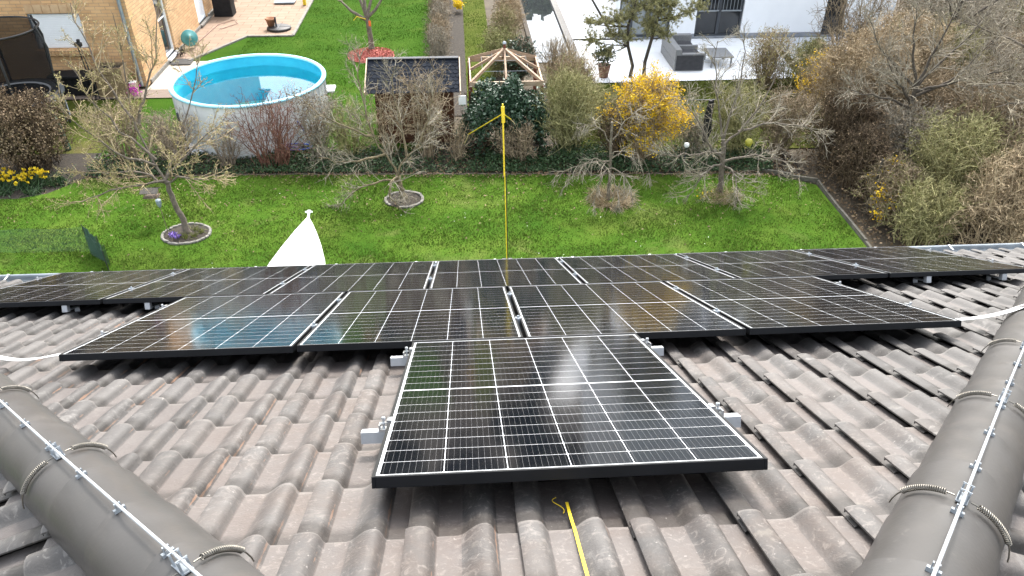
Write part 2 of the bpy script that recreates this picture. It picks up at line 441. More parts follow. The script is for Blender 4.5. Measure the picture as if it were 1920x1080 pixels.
M['poolrim'] = plain('pale_blue_rim', (.34, .66, .80), (.28, .60, .74), rough=.4)
M['poolfloor'] = plain('algae_pool_floor', (.20, .62, .62), (.20, .48, .36), rough=.8, scale=1.4, lo=.42, hi=.6)
def m_water(name, tint, ior=1.33, wave=.02, scale=3., transp=True):
    t = NT(name)
    fr = t.n('ShaderNodeFresnel'); fr.inputs[0].default_value = ior
    gl = t.n('ShaderNodeBsdfGlossy'); gl.inputs['Roughness'].default_value = .02; gl.inputs['Color'].default_value = (.80, .84, .90, 1) if not transp else (1, 1, 1, 1)
    bp = t.n('ShaderNodeBump'); bp.inputs['Strength'].default_value = wave; bp.inputs['Distance'].default_value = .05
    t.l(t.noise(scale, 3), bp.inputs['Height']); t.l(bp.outputs[0], gl.inputs['Normal']); t.l(bp.outputs[0], fr.inputs['Normal'])
    if transp:
        tr = t.n('ShaderNodeBsdfTransparent'); tr.inputs[0].default_value = (*tint, 1)
    else:
        tr = t.n('ShaderNodeBsdfDiffuse'); tr.inputs[0].default_value = (*tint, 1)
    mx = t.n('ShaderNodeMixShader')
    t.l(fr.outputs[0], mx.inputs[0]); t.l(tr.outputs[0], mx.inputs[1]); t.l(gl.outputs[0], mx.inputs[2]); t.l(mx.outputs[0], t.out.inputs[0])
    return t.m
M['poolwater'] = m_water('clear_pool_water', (.82, .98, .97), 1.27, .006, .8)
M['pondwater'] = m_water('dark_pond_water', (.03, .034, .036), 1.62, .004, 1., False)
M['black'] = plain('black_cover', (.007, .0075, .009), (.013, .0135, .015), rough=.65, spec=.2, scale=8, bump=.2, bscale=15)
M['net'] = plain('dark_green_netting', (.012, .05, .03), (.018, .06, .035), rough=.6)
def m_mesh():
    t = NT('black_safety_net'); t.base(t.ramp(t.noise(30), [(.4, (.008, .008, .009)), (.6, (.012, .012, .013))])); t.set(Roughness=.9); t.b.inputs['Specular IOR Level'].default_value = .05
    tr = t.n('ShaderNodeBsdfTransparent'); mx = t.n('ShaderNodeMixShader')
    mx.inputs[0].default_value = .76
    t.l(tr.outputs[0], mx.inputs[1]); t.l(t.b.outputs[0], mx.inputs[2]); t.l(mx.outputs[0], t.out.inputs[0])
    return t.m
M['mesh'] = m_mesh()
M['teal'] = plain('teal_plastic', (.05, .22, .22), (.07, .27, .27), rough=.4)
M['terracotta'] = plain('terracotta', (.36, .18, .10), (.28, .13, .07), rough=.8)
M['magenta'] = island('magenta_petals', [(.42, .02, .33), (.6, .05, .45), (.3, .02, .25)])
M['violet'] = island('violet_petals', [(.12, .07, .38), (.22, .14, .5), (.38, .25, .55)])
M['daff'] = island('yellow_petals', [(.75, .52, .02), (.8, .62, .03), (.7, .45, .02)], trans=.2)
M['fors'] = island('forsythia_petals', [(.64, .40, .008), (.76, .52, .015), (.70, .45, .01), (.80, .58, .035)], trans=.2)
M['ivy'] = island('ivy_leaves', [(.012, .034, .016), (.02, .052, .024), (.032, .072, .038), (.075, .115, .075)], .4, spec=.4)
M['cover'] = island('ground_cover_leaves', [(.014, .036, .014), (.026, .062, .020), (.045, .088, .030), (.075, .105, .05)], .5)
M['needle'] = island('pine_needles', [(.10, .115, .045), (.22, .22, .09), (.34, .32, .14), (.44, .40, .21)], .6)
M['olive_leaf'] = island('olive_spring_leaves', [(.085, .095, .025), (.13, .135, .035), (.17, .15, .06), (.20, .155, .08), (.11, .12, .025)])
M['bud'] = island('yellow_green_buds', [(.30, .26, .10), (.40, .36, .15), (.24, .20, .08)])
M['tan'] = island('dry_tan_leaves', [(.27, .195, .11), (.36, .27, .165), (.21, .15, .085), (.43, .345, .22)])
M['brownleaf'] = island('brown_leaves', [(.13, .085, .045), (.20, .135, .075), (.10, .065, .035), (.26, .19, .11)])
M['greenleaf'] = island('spring_leaves', [(.11, .135, .025), (.16, .18, .04), (.09, .11, .02), (.22, .22, .065)])
M['orange'] = plain('orange_tag', (.75, .16, .03), (.7, .13, .03), rough=.5)
M['stone'] = plain('field_stone', (.36, .33, .30), (.26, .235, .21), scale=8, rough=.9, bump=.5)
M['wicker'] = plain('grey_wicker', (.23, .235, .24), (.17, .172, .175), scale=40, rough=.7, bump=.4, bscale=80)
M['cushion'] = plain('charcoal_cushion', (.035, .036, .04), (.05, .05, .054), scale=10, rough=.9)
M['blue'] = plain('blue_hose', (.03, .07, .32), (.04, .09, .38), rough=.4)
M['lampgrey'] = plain('grey_lamp_glass', (.26, .31, .36), (.2, .25, .3), rough=.3)
M['limegreen'] = plain('lime_yellow_plastic', (.30, .28, .03), (.25, .235, .025), rough=.5)
def twig(name, a, b): return island(name, [tuple(x * .42 for x in a), tuple(x * 1.1 for x in a), tuple(x * 1.1 for x in b), tuple(x * 1.3 for x in b)], .9, spec=.1)
M['tw_grey'] = twig('grey_twigs', (.19, .165, .13), (.29, .26, .205))
M['tw_brown'] = twig('brown_twigs', (.185, .145, .095), (.30, .24, .165))
M['tw_red'] = twig('red_dogwood_twigs', (.14, .055, .045), (.21, .12, .085))
M['tw_green'] = twig('olive_twigs', (.19, .185, .08), (.30, .28, .14))
M['tw_tan'] = twig('tan_twigs', (.25, .19, .12), (.36, .29, .19))
M['tw_dark'] = twig('dark_twigs', (0.060, 0.044, 0.031), (0.120, 0.090, 0.060))
M['tw_mauve'] = twig('mauve_twigs', (.19, .15, .115), (.29, .235, .18))
M['tw_pale'] = twig('pale_twigs', (.22, .19, .14), (.31, .275, .21))

# ------------------------------------------------------------------ roof frame
PH = R(26.34)
cP, sP = math.cos(PH), math.sin(PH)
ORG = np.array([0, 0, 7.4 - 1.6698])
def uvw(u, v, n=0.): return np.array([u, v * cP + n * sP, ORG[2] - v * sP + n * cP])
PAN = -.155
AU, AV = -.045, -1.387
APEX = uvw(AU, AV, PAN)
HIPY, HIPZ = 1.044, .517           # hip runs (±1, HIPY, -HIPZ)
SIDE = math.atan(HIPZ)

# ------------------------------------------------------------------ own house
house = thing('bungalow', (0, -1.2, 0), 'low house roof of grey brown concrete tiles carrying the solar panels', 'house')
EV = 5.515                            # v where the tiles end above the gutter
PROF = np.array([(0, .0205), (0, .0265), (.007, .030), (.020, .0325), (.038, .0335), (.053, .0315), (.064, .026), (.072, .016), (.077, .006), (.083, 0), (.138, 0),
                 (.150, .003), (.162, .010), (.174, .019), (.188, .0275), (.203, .0325), (.217, .0325), (.227, .027), (.234, .017), (.239, .006), (.245, 0), (.322, -.002)])
def tile_face(name, origin, U, D, N, u0, u1, v1, planes, seed):
    rng = np.random.default_rng(seed)
    cols = np.arange(math.floor(u0 / .3), math.ceil(u1 / .3)) + .6; rows = np.arange(0, math.ceil(v1 / .335))
    cu, rv = np.meshgrid(cols, rows); cu = cu.ravel() * .3; rv = v1 - (rv.ravel() + 1) * .335
    keep = np.ones(len(cu), bool)
    for (pn, side) in planes:        # rough rejection before the exact cut
        c = origin + (cu + .15)[:, None] * U + (rv + .18)[:, None] * D
        keep &= ((c - origin) @ np.array(pn)) < .5
    cu, rv = cu[keep], rv[keep]; n = len(cu); P = len(PROF)
    rnd = rng.uniform(size=n); dn = rng.normal(0, .0016, n); tw = rng.normal(0, .003, n); dv = rng.normal(0, .004, n)
    ln = .395
    a = np.array([0, .5, 1.0])
    uu = cu[:, None, None] + PROF[None, None, :, 0] + tw[:, None, None] * (a[None, :, None] - .5)
    vv = rv[:, None, None] + dv[:, None, None] + a[None, :, None] * ln + 0 * uu
    nn = PROF[None, None, :, 1] + dn[:, None, None] + a[None, :, None] * .029 + 0 * uu
    # end face verts
    ue = uu[:, 2]; ve = vv[:, 2]; ne = nn[:, 2]
    allu = np.concatenate([uu.reshape(n, -1), ue, ue], 1); allv = np.concatenate([vv.reshape(n, -1), ve, ve], 1)
    alln = np.concatenate([nn.reshape(n, -1), ne, ne - .014], 1)
    K = 5 * P
    V = origin + allu[..., None] * U + allv[..., None] * D + alln[..., None] * N
    f = []
    for r0, r1 in ((0, 1), (1, 2), (3, 4)):
        for j in range(P - 1):
            f.append((r0 * P + j, r1 * P + j, r1 * P + j + 1, r0 * P + j + 1))
    f = np.array(f)
    Fa = (np.arange(n)[:, None, None] * K + f[None]).reshape(-1, 4)
    mb = MB(); mb.add(V, Fa)
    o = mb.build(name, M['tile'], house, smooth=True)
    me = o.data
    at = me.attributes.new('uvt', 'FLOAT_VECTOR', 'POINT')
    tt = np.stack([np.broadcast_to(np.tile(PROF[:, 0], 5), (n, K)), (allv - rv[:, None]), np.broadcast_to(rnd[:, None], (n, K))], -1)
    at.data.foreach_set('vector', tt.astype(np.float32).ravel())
    bm = bmesh.new(); bm.from_mesh(me)
    og = Vector(origin) - ROOT['bungalow']['base']
    for pn, _ in planes:
        bmesh.ops.bisect_plane(bm, geom=bm.verts[:] + bm.edges[:] + bm.faces[:], plane_co=og, plane_no=Vector(pn), clear_outer=True)
    bm.to_mesh(me); bm.free()
    for p in me.polygons: p.use_smooth = True
    bpy.context.view_layer.objects.active = o
    try: me.set_sharp_from_angle(angle=R(38))
    except Exception: pass
    return o
U0, D0, N0 = np.array([1., 0, 0]), np.array([0, cP, -sP]), np.array([0, sP, cP])
VE = EV - AV
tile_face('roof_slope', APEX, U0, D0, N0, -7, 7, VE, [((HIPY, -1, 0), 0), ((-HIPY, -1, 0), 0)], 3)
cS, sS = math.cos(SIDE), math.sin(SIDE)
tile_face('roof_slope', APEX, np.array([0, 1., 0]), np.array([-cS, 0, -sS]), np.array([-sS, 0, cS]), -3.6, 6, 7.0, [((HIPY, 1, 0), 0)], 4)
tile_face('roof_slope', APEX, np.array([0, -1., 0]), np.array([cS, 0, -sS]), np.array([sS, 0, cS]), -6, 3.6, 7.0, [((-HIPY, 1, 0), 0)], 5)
# underlay, walls, ridge
mb = MB()
dz = np.array([0, 0, -.035])
for s in (-1, 1):
    e = APEX + np.array([s, HIPY, -HIPZ]) * (VE * cP / HIPY - .05)
    b0 = APEX + np.array([0, -3.6, 0]); b1 = APEX + np.array([s * 6.2, -3.6, -6.2 * HIPZ]); e2 = APEX + np.array([s, HIPY, -HIPZ]) * 6.2
    mb.sheet([APEX + dz, e2 + dz, b1 + dz, b0 + dz] if s > 0 else [APEX + dz, b0 + dz, b1 + dz, e2 + dz])
eL = APEX + np.array([-1, HIPY, -HIPZ]) * (VE * cP / HIPY - .06); eR = APEX + np.array([1, HIPY, -HIPZ]) * (VE * cP / HIPY - .06)
mb.sheet([APEX + dz, eL + dz, eR + dz])
mb.build('roof_underlay', M['under'], house)
mb = MB(); mb.box((-5.9, -4.7, 0), (5.8, 4.2, 2.75)); mb.build('wall', M['plaster'], house)
mb = MB()
GY, GZ = uvw(0, EV + .13, PAN + .012)[1:]
prof = [(-.062, .055), (-.062, 0)] + [(.062 * -math.cos(a), -.062 * math.sin(a)) for a in np.linspace(.2, math.pi - .2, 9)] + [(.062, 0), (.062, .035), (.074, .042), (.074, .03)]
xs = [-6.75, 6.65]
v = [(x, GY + .035 + p[0], GZ + p[1] - .01) for x in xs for p in prof]; k = len(prof)
mb.addm(v, [(i, i + 1, k + i + 1, k + i) for i in range(k - 1)])
gut = mb.build('gutter', M['zinc'], house, smooth=True)
sm = gut.modifiers.new('thickness', 'SOLIDIFY'); sm.thickness = .003
for x in np.arange(-6.4, 6.6, .8):
    mb = MB(); mb.box((x - .008, GY + .02, GZ + .028), (x + .008, GY + .112, GZ + .034)); mb.box((x - .012, GY + .098, GZ + .005), (x + .012, GY + .112, GZ + .04))
    mb.build('gutter_bracket', M['alu_matte'], gut)
mb = MB(); mb.box((-6.5, GY - .06, GZ - .2), (6.4, GY - .035, GZ - .01)); mb.build('fascia', M['white'], house)

# hip caps
def hip_frame(s):
    d = np.array([s, HIPY, -HIPZ]); L = np.linalg.norm(d); d /= L
    x = np.cross(d, (0, 0, 1.)); x /= np.linalg.norm(x); z = np.cross(x, d)
    return d, x, z, L
def cap_mesh(mb, a, d, x, z, ln, r0, r1, h=.9):
    fs = [0, .3, .6, .74, .82, .90, 1.0]; keel = [0, 0, 0, 0, .003, .0065, .012]; rows, nseg = len(fs), 44
    ang = np.linspace(R(-14), R(194), nseg)
    V = []
    for i in range(rows):
        f = fs[i]; r = (r0 + (r1 - r0) * f + keel[i] * np.clip(1 - np.abs(ang - R(90)) / R(26), 0, 1))[:, None]
        c = a + d * ln * f
        V.append(c + np.cos(ang)[:, None] * r * x + np.sin(ang)[:, None] * r * h * z)
    V = np.concatenate(V)
    f = [(i * nseg + j, i * nseg + j + 1, (i + 1) * nseg + j + 1, (i + 1) * nseg + j) for i in range(rows - 1) for j in range(nseg - 1)]
    mb.add(V, f)
    # thickness at the lower end
    e = V[-nseg:]; c = a + d * ln
    inn = c + (e - c) * .90
    mb.add(np.concatenate([e, inn]), [(j, j + 1, nseg + j + 1, nseg + j) for j in range(nseg - 1)])
rngc = np.random.default_rng(8)
CAPW, CAPUP = .132, .012
for s in (-1, 1):
    d, x, z, L = hip_frame(s)
    a0 = APEX + np.array([0, 0, CAPUP])
    for i in range(26):
        mb = MB()
        jit = rngc.normal(0, .0012, 3)
        cap_mesh(mb, a0 + d * (.02 + i * .34) + jit, d, x, z, .395, CAPW - .002 + rngc.normal(0, .001), CAPW + .0035 + rngc.normal(0, .001))
        mb.build('hip_cap', M['cap'], house, smooth=True)
d, x, z = np.array([0, -1., 0]), np.array([-1., 0, 0]), np.array([0, 0, 1.])
for i in range(9):
    mb = MB(); cap_mesh(mb, APEX + np.array([0, .08 - i * .34, CAPUP + .02]), d, x, z, .395, CAPW - .007, CAPW + .004); mb.build('hip_cap', M['cap'], house, smooth=True)

# lightning conductors along the hips
def spring(mb, pts_fn, turns=22, r=.0070, wire=.0019):
    n = turns * 9
    t = np.linspace(0, 1, n)
    P = np.array([pts_fn(q) for q in t])
    T = np.gradient(P, axis=0); T /= np.linalg.norm(T, axis=1)[:, None]
    ref = np.cross(T, (0.3, 0.2, 1.)); ref /= np.linalg.norm(ref, axis=1)[:, None]; q = np.cross(T, ref)
    ph = t * turns * 2 * np.pi
    H = P + r * (np.cos(ph)[:, None] * ref + np.sin(ph)[:, None] * q)
    mb.tube(H, wire, 4)
for s in (-1, 1):
    d, x, z, L = hip_frame(s)
    a0 = APEX + np.array([0, 0, CAPUP])
    WH = CAPW * .9 + .030
    side = 'left' if s < 0 else 'right'
    lc = thing('lightning_conductor', tuple(a0), 'bright metal lightning conductor wire along the %s hip of the tiled roof' % side, 'lightning conductor', 'lightning conductors on the hips')
    mb = MB()
    tt = np.arange(-.1, 9.0, .17)
    P = np.array([a0 + d * t + z * (WH + .0025 * math.sin(t * 2.3)) + x * .002 * math.sin(t * 1.7) for t in tt])
    mb.tube(P, .0042, 8); mb.build('wire', M['alu_matte'], lc, smooth=True)
    first = 1.33 if s < 0 else 1.52
    hold = [first + i * 1.02 for i in range(-1, 7)]
    for i in range(0, 26):
        t = .02 + .34 * (i + 1) + .03
        if min(abs(t - h) for h in hold) < .07: continue
        mb = MB(); c = a0 + d * t + z * WH
        mm = np.stack([x, d, z], 1)
        mb.box((-.015, -.006, -.022), (.015, .006, -.012), 0, mm, c)
        mb.box((-.008, -.004, -.012), (-.0048, .004, .003), 0, mm, c); mb.box((.0048, -.004, -.012), (.008, .004, .003), 0, mm, c)
        mb.build('clip', M['zinc'], lc)
    for h in hold:
        c = a0 + d * h + z * WH
        mm = np.stack([x, d, z], 1)
        mb = MB()
        mb.box((-.014, -.034, -.024), (.014, .034, -.021), 0, mm, c)
        for q in (-.024, .024):
            mb.box((-.0125, q - .005, -.021), (-.008, q + .005, .009), 0, mm, c); mb.box((.008, q - .005, -.021), (.0125, q + .005, .009), 0, mm, c)
            mb.box((-.014, q - .002, .009), (.014, q + .002, .011), 0, mm, c)
        ho = mb.build('holder', M['zinc'], lc)
        for sg in (-1, 1):
            def arc(q, sg=sg, h=h):
                a = R(90) - sg * R(15 + 47 * q)
                rr = CAPW + .016
                return a0 + d * (h - .02 + .03 * q) + math.cos(a) * rr * x + math.sin(a) * rr * .92 * z
            mb = MB(); spring(mb, arc)
            ends = [arc(-.16), arc(-.08), arc(0.)]; mb.tube(np.array(ends), .0022, 5)
            e2 = [arc(1.0), arc(1.15), arc(1.35), arc(1.5)]; mb.tube(np.array(e2), .0022, 5)
            mb.build('spring', M['steel'], ho, smooth=True)

# ------------------------------------------------------------------ solar panels
PW, PL, GAP = 1.134, 1.722, .02
PITCH = PW + GAP
def make_panel():
    root = thing('solar_panel', (0, 0, 0), '', 'solar panel', 'black framed solar panels on the roof', local=True)
    h, l, t, lip = PW / 2, PL / 2, .035, .0105
    mb = MB()
    mb.box((-h, -l, -t), (-h + lip, l, 0)); mb.box((h - lip, -l, -t), (h, l, 0))
    mb.box((-h + lip, -l, -t), (h - lip, -l + lip, -.0002)); mb.box((-h + lip, l - lip, -t), (h - lip, l, -.0002))
    fo = mb.build('frame', M['frame'], root); bevel(fo, .0012, 1)
    mb = MB(); mb.box((-h + lip - .003, -l + lip - .003, -.007), (h - lip + .003, l - lip + .003, -.0022)); mb.build('cell_glass', M['pv'], root)
    return root
rows = [(0, [0], ['large black solar panel alone in the nearest row, closest to the ridge']),
        (PL + GAP, [-1.5, -.5, .5, 1.5], ['solar panel at the left end of the middle row of four', 'second panel from the left in the middle row of four, touching the near panel',
                                          'third panel from the left in the middle row of four, with pale reflections', 'solar panel at the right end of the middle row of four']),
        (2 * (PL + GAP), [-3, -2, -1, 0, 1, 2, 3], ['leftmost solar panel of the far row of seven, cut by the picture edge', 'second solar panel from the left in the far row along the gutter',
          'third solar panel from the left in the far row, below the white boat', 'central panel of the far row of seven, in front of the yellow pole',
          'third panel from the right in the far row along the gutter', 'second panel from the right in the far row along the gutter', 'rightmost solar panel of the far row of seven, over bare tiles'])]
proto = make_panel(); first = True
rngp = np.random.default_rng(2)
for v0, ks, labs in rows:
    for k, lab in zip(ks, labs):
        o = proto if first else copy_tree(proto); first = False
        o.location = tuple(uvw(k * PITCH, v0 + PL / 2, rngp.normal(0, .0008))); o.rotation_euler = (-PH + rngp.normal(0, .0008), rngp.normal(0, .0008), 0)
        o['label'] = lab
# rails with clamps and hooks
MR = np.stack([U0, D0, N0], 1)
def rail(v, u0, u1, joints, lab, hooks):
    o = uvw(0, v, 0)
    r = thing('mounting_rail', tuple(uvw((u0 + u1) / 2, v, -.075)), lab, 'rail', 'aluminium rails under the panels')
    mb = MB()
    w, t = .02, .003
    mb.box((u0, -w, -.0755), (u1, w, -.0725), 0, MR, o); mb.box((u0, -w, -.0385), (u1, w, -.0355), 0, MR, o)
    mb.box((u0, -w, -.0725), (u1, -w + t, -.0385), 0, MR, o); mb.box((u0, w - t, -.0725), (u1, w, -.0385), 0, MR, o)
    mb.build('profile', M['alu_matte'], r)
    for e, s in ((u0, 1), (u1, -1)):
        mb = MB(); mb.box((min(e, e + s * .03) , -.016, -.071), (max(e, e + s * .03), .016, -.040), 0, MR, o); mb.build('end_cap', M['dark'], r)
    for u, kind in joints:
        mb = MB()
        if kind == 0:
            mb.box((u - .017, -.024, .0008), (u + .017, .024, .0038), 0, MR, o); mb.box((u - .0085, -.03, -.035), (u + .0085, .03, .0008), 0, MR, o)
            mb.lathe([(0, .016), (.007, .016), (.0085, .014), (.0085, .004), (0, .004)], o + MR @ np.array([u, 0, .0]), 6, axis=MR)
        else:
            s = kind
            mb.box((u - .012 if s > 0 else u - .004, -.02, .0008), (u + .004 if s > 0 else u + .012, .02, .0045), 0, MR, o)
            mb.box((min(u, u + s * .005), -.02, -.035), (max(u, u + s * .005), .02, .0045), 0, MR, o)
            mb.box((min(u + s * .005, u + s * .034), -.02, -.0355), (max(u + s * .005, u + s * .034), .02, -.028), 0, MR, o)
            mb.box((min(u + s * .028, u + s * .034), -.02, -.028), (max(u + s * .028, u + s * .034), .02, -.012), 0, MR, o)
            c = o + MR @ np.array([u + s * .018, 0, -.03])
            mb.lathe([(0, .042), (.0062, .042), (.0075, .040), (.0075, .031), (.0045, .031), (.0045, 0)], c, 10, axis=MR)
            mb.lathe([(.011, .018), (.011, .022), (.0045, .022)], c, 10, axis=MR)
        mb.build('clamp', M['zinc'] if kind == 0 else M['alu'], r)
    for u in hooks:
        mb = MB(); mb.box((u - .016, -.004, -.155), (u + .016, .004, -.0755), 0, MR, o); mb.box((u - .016, -.12, -.150), (u + .016, -.004, -.144), 0, MR, o); mb.build('roof_hook', M['alu'], r)
for v0, ks, labs in rows:
    n = len(ks); u0 = (ks[0] - .5) * PITCH; u1 = (ks[-1] + .5) * PITCH
    nm = {1: 'nearest single panel', 4: 'middle row of panels', 7: 'far row of panels'}[n]
    for vv, w in (((.46, 'lower edge') if False else (.50, 'uphill edge')), (1.56 if n == 1 else 1.36, 'downhill edge')):
        ex = .085 if n == 1 else .035
        js = [((k + .5) * PITCH, 0) for k in ks[:-1]] + [(u0 + GAP / 2, -1), (u1 - GAP / 2, 1)]
        rail(v0 + vv, u0 - ex, u1 + ex, js, 'aluminium rail under the %s of the %s' % (w, nm), [])
if True:
    v0 = rows[2][0]
    for i, (u, lab) in enumerate([(-3.147, 'leftmost silver hook under the near edge of the far panel row'), (-2.573, 'silver hook under far row next to the left end of middle row'),
                   (3.202, 'silver hook under far row just right of the middle row'), (3.798, 'rightmost silver hook under the near edge of the far panel row')]):
        o = uvw(u, v0 + .025, 0); mb = MB()
        mb.box((-.018, -.02, -.085), (.018, .02, -.036), 0, MR, o); mb.box((-.018, .02, -.078), (.018, .16, -.072), 0, MR, o); mb.box((-.018, .154, -.16), (.018, .16, -.078), 0, MR, o)
        ob = mb.build('roof_hook', M['alu_matte'], None, loc=tuple(uvw(u, v0 + .1, -.155))); tag(ob, lab, 'roof hook', 'silver roof hooks')

# perforated straps from the panel corners to the hips
def strap(pts, lab):
    P = np.array(pts); t = np.linspace(0, 1, len(P)); q = np.linspace(0, 1, 40)
    C = np.stack([np.interp(q, t, P[:, i]) for i in range(3)], 1)
    k = np.ones(7) / 7
    C = np.stack([np.convolve(np.pad(C[:, i], 3, mode='edge'), k, 'valid') for i in range(3)], 1)
    W = [uvw(*c) for c in C]
    mb = MB(); w = .026
    L = np.array([uvw(c[0], c[1] - w, c[2]) for c in C]); H = np.array([uvw(c[0], c[1] + w, c[2]) for c in C])
    n = len(C)
    mb.add(np.concatenate([L, H]), [(i, i + 1, n + i + 1, n + i) for i in range(n - 1)])
    root = thing('perforated_strap', tuple(W[0]), lab, 'metal strap', 'perforated metal straps')
    so = mb.build('band', M['strap'], root, smooth=True); sm = so.modifiers.new('thickness', 'SOLIDIFY'); sm.thickness = .0015
    for c in C[2:-1:3]:
        mb = MB(); mb.lathe([(.0042, 0), (0, .0004)], uvw(c[0], c[1], c[2] + .0022), 8, axis=MR); mb.build('hole', M['dark'], root)
strap([(-2.30, 1.955, -.045), (-2.42, 1.955, -.05), (-2.52, 1.93, -.065), (-2.62, 1.91, -.06), (-2.75, 1.93, -.03), (-2.9, 1.93, .0)], 'white perforated metal strap at the left corner of the middle panel row')
strap([(2.28, 1.93, -.035), (2.42, 1.93, -.035), (2.60, 1.965, -.03), (2.78, 2.04, -.02), (2.93, 2.13, -.01), (3.05, 2.22, -.02)], 'white perforated metal strap curving from the right panel corner to the hip')

# yellow cord ends lying on the tiles
mb = MB()
P = [uvw(*p) for p in [(-.014, .035, PAN + .036), (-.0145, -.06, PAN + .032), (-.015, -.15, PAN + .036), (-.0165, -.25, PAN + .034), (-.018, -.35, PAN + .036), (-.021, -.48, PAN + .036), (-.024, -.62, PAN + .04)]]
for a, b in zip(P[:-1], P[1:]): mb.bar(a, b, .0085, .0025, N0)
tag(mb.build('strap_end', M['yellow'], None, loc=tuple(P[0])), 'flat yellow webbing strap lying on the tiles below the near panel', 'strap')
mb = MB()
q = np.linspace(0, 1, 24)
pp = np.array([uvw(-.040 - .014 * math.sin(t * 5.5), .085 - .1 * t, PAN + .030 + .004 * math.sin(t * 4)) for t in q])
mb.tube(pp, .0013, 5); tag(mb.build('thread', M['yellow'], None, loc=tuple(pp[0])), 'thin curled yellow thread on the shaded tiles beside the strap', 'thread')
mb = MB(); rg = np.random.default_rng(5)
for i in range(14): mb.leaves(rg, uvw(.463, .131, PAN + .012) + rg.normal(0, .012, (3, 3)) * np.array([1, 1, .2]), .006)
tag(mb.build('mortar_crumbs', M['terracotta'], None, loc=tuple(uvw(.463, .131, PAN))), 'little heap of orange tile crumbs under the near panel', 'debris')

# ------------------------------------------------------------------ ground
def flat(name, poly, z, m, kind='structure'):
    mb = MB(); mb.sheet([(x, y, z) for x, y in poly]); o = mb.build(name, m, None, loc=(poly[0][0], poly[0][1], 0)); o['kind'] = kind
    return o
mb = MB(); mb.sheet([(-300, -300, -.03), (300, -300, -.03), (300, 400, -.03), (-300, 400, -.03)]); tag(mb.build('ground', M['earth']), kind='structure')
flat('lawn', [(-16, 4), (6.95, 4), (7.0, 10.2), (7.02, 12.4), (6.1, 13.0), (-4.6, 13.5), (-8.2, 13.55), (-8.7, 12.9), (-9.2, 12.7), (-16, 12.8)], 0, M['lawn'])
flat('planting_bed', [(-16, 12.75), (-9.2, 12.65), (-8.6, 12.9), (-8.1, 13.5), (-4.6, 13.45), (6.1, 12.95), (7.0, 12.4), (7.0, 14.9), (-16, 15.0)], -.008, M['mulch'])
flat('neighbour_lawn', [(-8.3, 14.5), (-1.2, 14.5), (-1.2, 34), (-8.3, 34)], -.004, M['lawn_far'])
flat('side_lawn', [(-18, 14.8), (-8.3, 14.8), (-8.3, 18.0), (-18, 18.0)], -.006, M['lawn_rough'])
flat('grass_strip', [(-.15, 16.5), (.62, 16.5), (.62, 34), (-.15, 34)], -.004, M['lawn_rough'])
flat('rough_grass', [(2.0, 14.2), (13, 14.2), (13, 18.6), (2.0, 18.6)], -.004, M['lawn_rough'])
flat('garden_path', [(-.62, 16.5), (-.15, 16.5), (-.15, 34), (-.62, 34)], -.010, M['mulch'])
flat('plank_path', [(-18, 18.02), (-7.4, 18.02), (-7.2, 18.62), (-18, 18.68)], .02, M['plank'])
flat('gravel_strip', [(-8.56, 18.65), (-7.3, 18.65), (-7.5, 20.9), (-8.56, 20.9)], -.002, plain('pale_gravel', (.42, .38, .33), (.3, .27, .23), scale=25, rough=.95, bump=.8, bscale=40))
flat('terrace', [(-8.56, 20.95), (-8.1, 20.95), (-6.95, 23.2), (-5.55, 23.2), (-5.55, 34), (-8.56, 34)], .012, M['paving'])
mb = MB()
for a, b in (((-8.08, 20.9), (-6.92, 23.14)), ((-6.92, 23.14), (-5.5, 23.14)), ((-5.5, 23.14), (-5.5, 34))):
    mb.bar((*a, .01), (*b, .01), .09, .06)
tag(mb.build('terrace_edging', M['kerb'], None, loc=(-6.9, 23.1, 0)), kind='structure')
flat('white_terrace', [(3.2, 18.5), (9.0, 18.62), (9.35, 22.2), (3.2, 22.2)], .016, M['wht_paving'])
flat('white_deck', [(3.2, 22.26), (4.45, 22.26), (4.45, 34), (3.2, 34)], .05, M['wht_paving'])
flat('grey_paving', [(9.4, 20.2), (12.4, 20.2), (13.3, 22.2), (9.4, 22.2)], .012, M['grey_paving'])
flat('pond', [(1.95, 20.3), (2.95, 20.15), (3.0, 34), (1.93, 34)], .0, M['pondwater'])
mb = MB(); mb.box((2.98, 20.0, -.02), (3.19, 34, .075)); tag(mb.build('pond_edging', plain('dark_wet_timber', (.10, .095, .09), (.06, .056, .052), rough=.6), None, loc=(3.08, 20, 0)), kind='structure')
mb = MB(); mb.box((1.80, 20.4, -.02), (1.93, 34, .06)); tag(mb.build('pond_kerb', M['bark_dark'], None, loc=(1.86, 20.4, 0)), kind='structure')
mb = MB()
rg = np.random.default_rng(21)
pts = [(6.0, 13.1), (6.6, 12.78), (7.08, 12.5), (7.06, 11.9), (7.04, 11.3), (7.03, 10.7), (7.02, 10.1), (7.0, 9.4), (7.0, 8.5)]
for (a, b) in zip(pts[:-1], pts[1:]):
    mb.bar((*a, .03 + rg.normal(0, .012)), (*b, .03 + rg.normal(0, .012)), .045, .09)
tag(mb.build('lawn_kerb', plain('dirty_kerb', (.13, .12, .10), (.075, .07, .055), scale=7, rough=.95, bump=.5), None, loc=(7.05, 12.4, 0)), kind='structure')
mb = MB()
for i in range(60):
    x = -8.0 + i * .235; y = 13.52 - max(0, (x + 4.6)) * .052
    if x < 5.9: mb.bar((x, y + rg.normal(0, .02), -.01), (x + .215, y - .008 + rg.normal(0, .02), -.01), .05, .04)
tag(mb.build('bed_edging', plain('mossy_edging', (.10, .09, .06), (.065, .06, .038), scale=9, rough=.95, bump=.4), None, loc=(-4, 13.4, 0)), kind='structure')

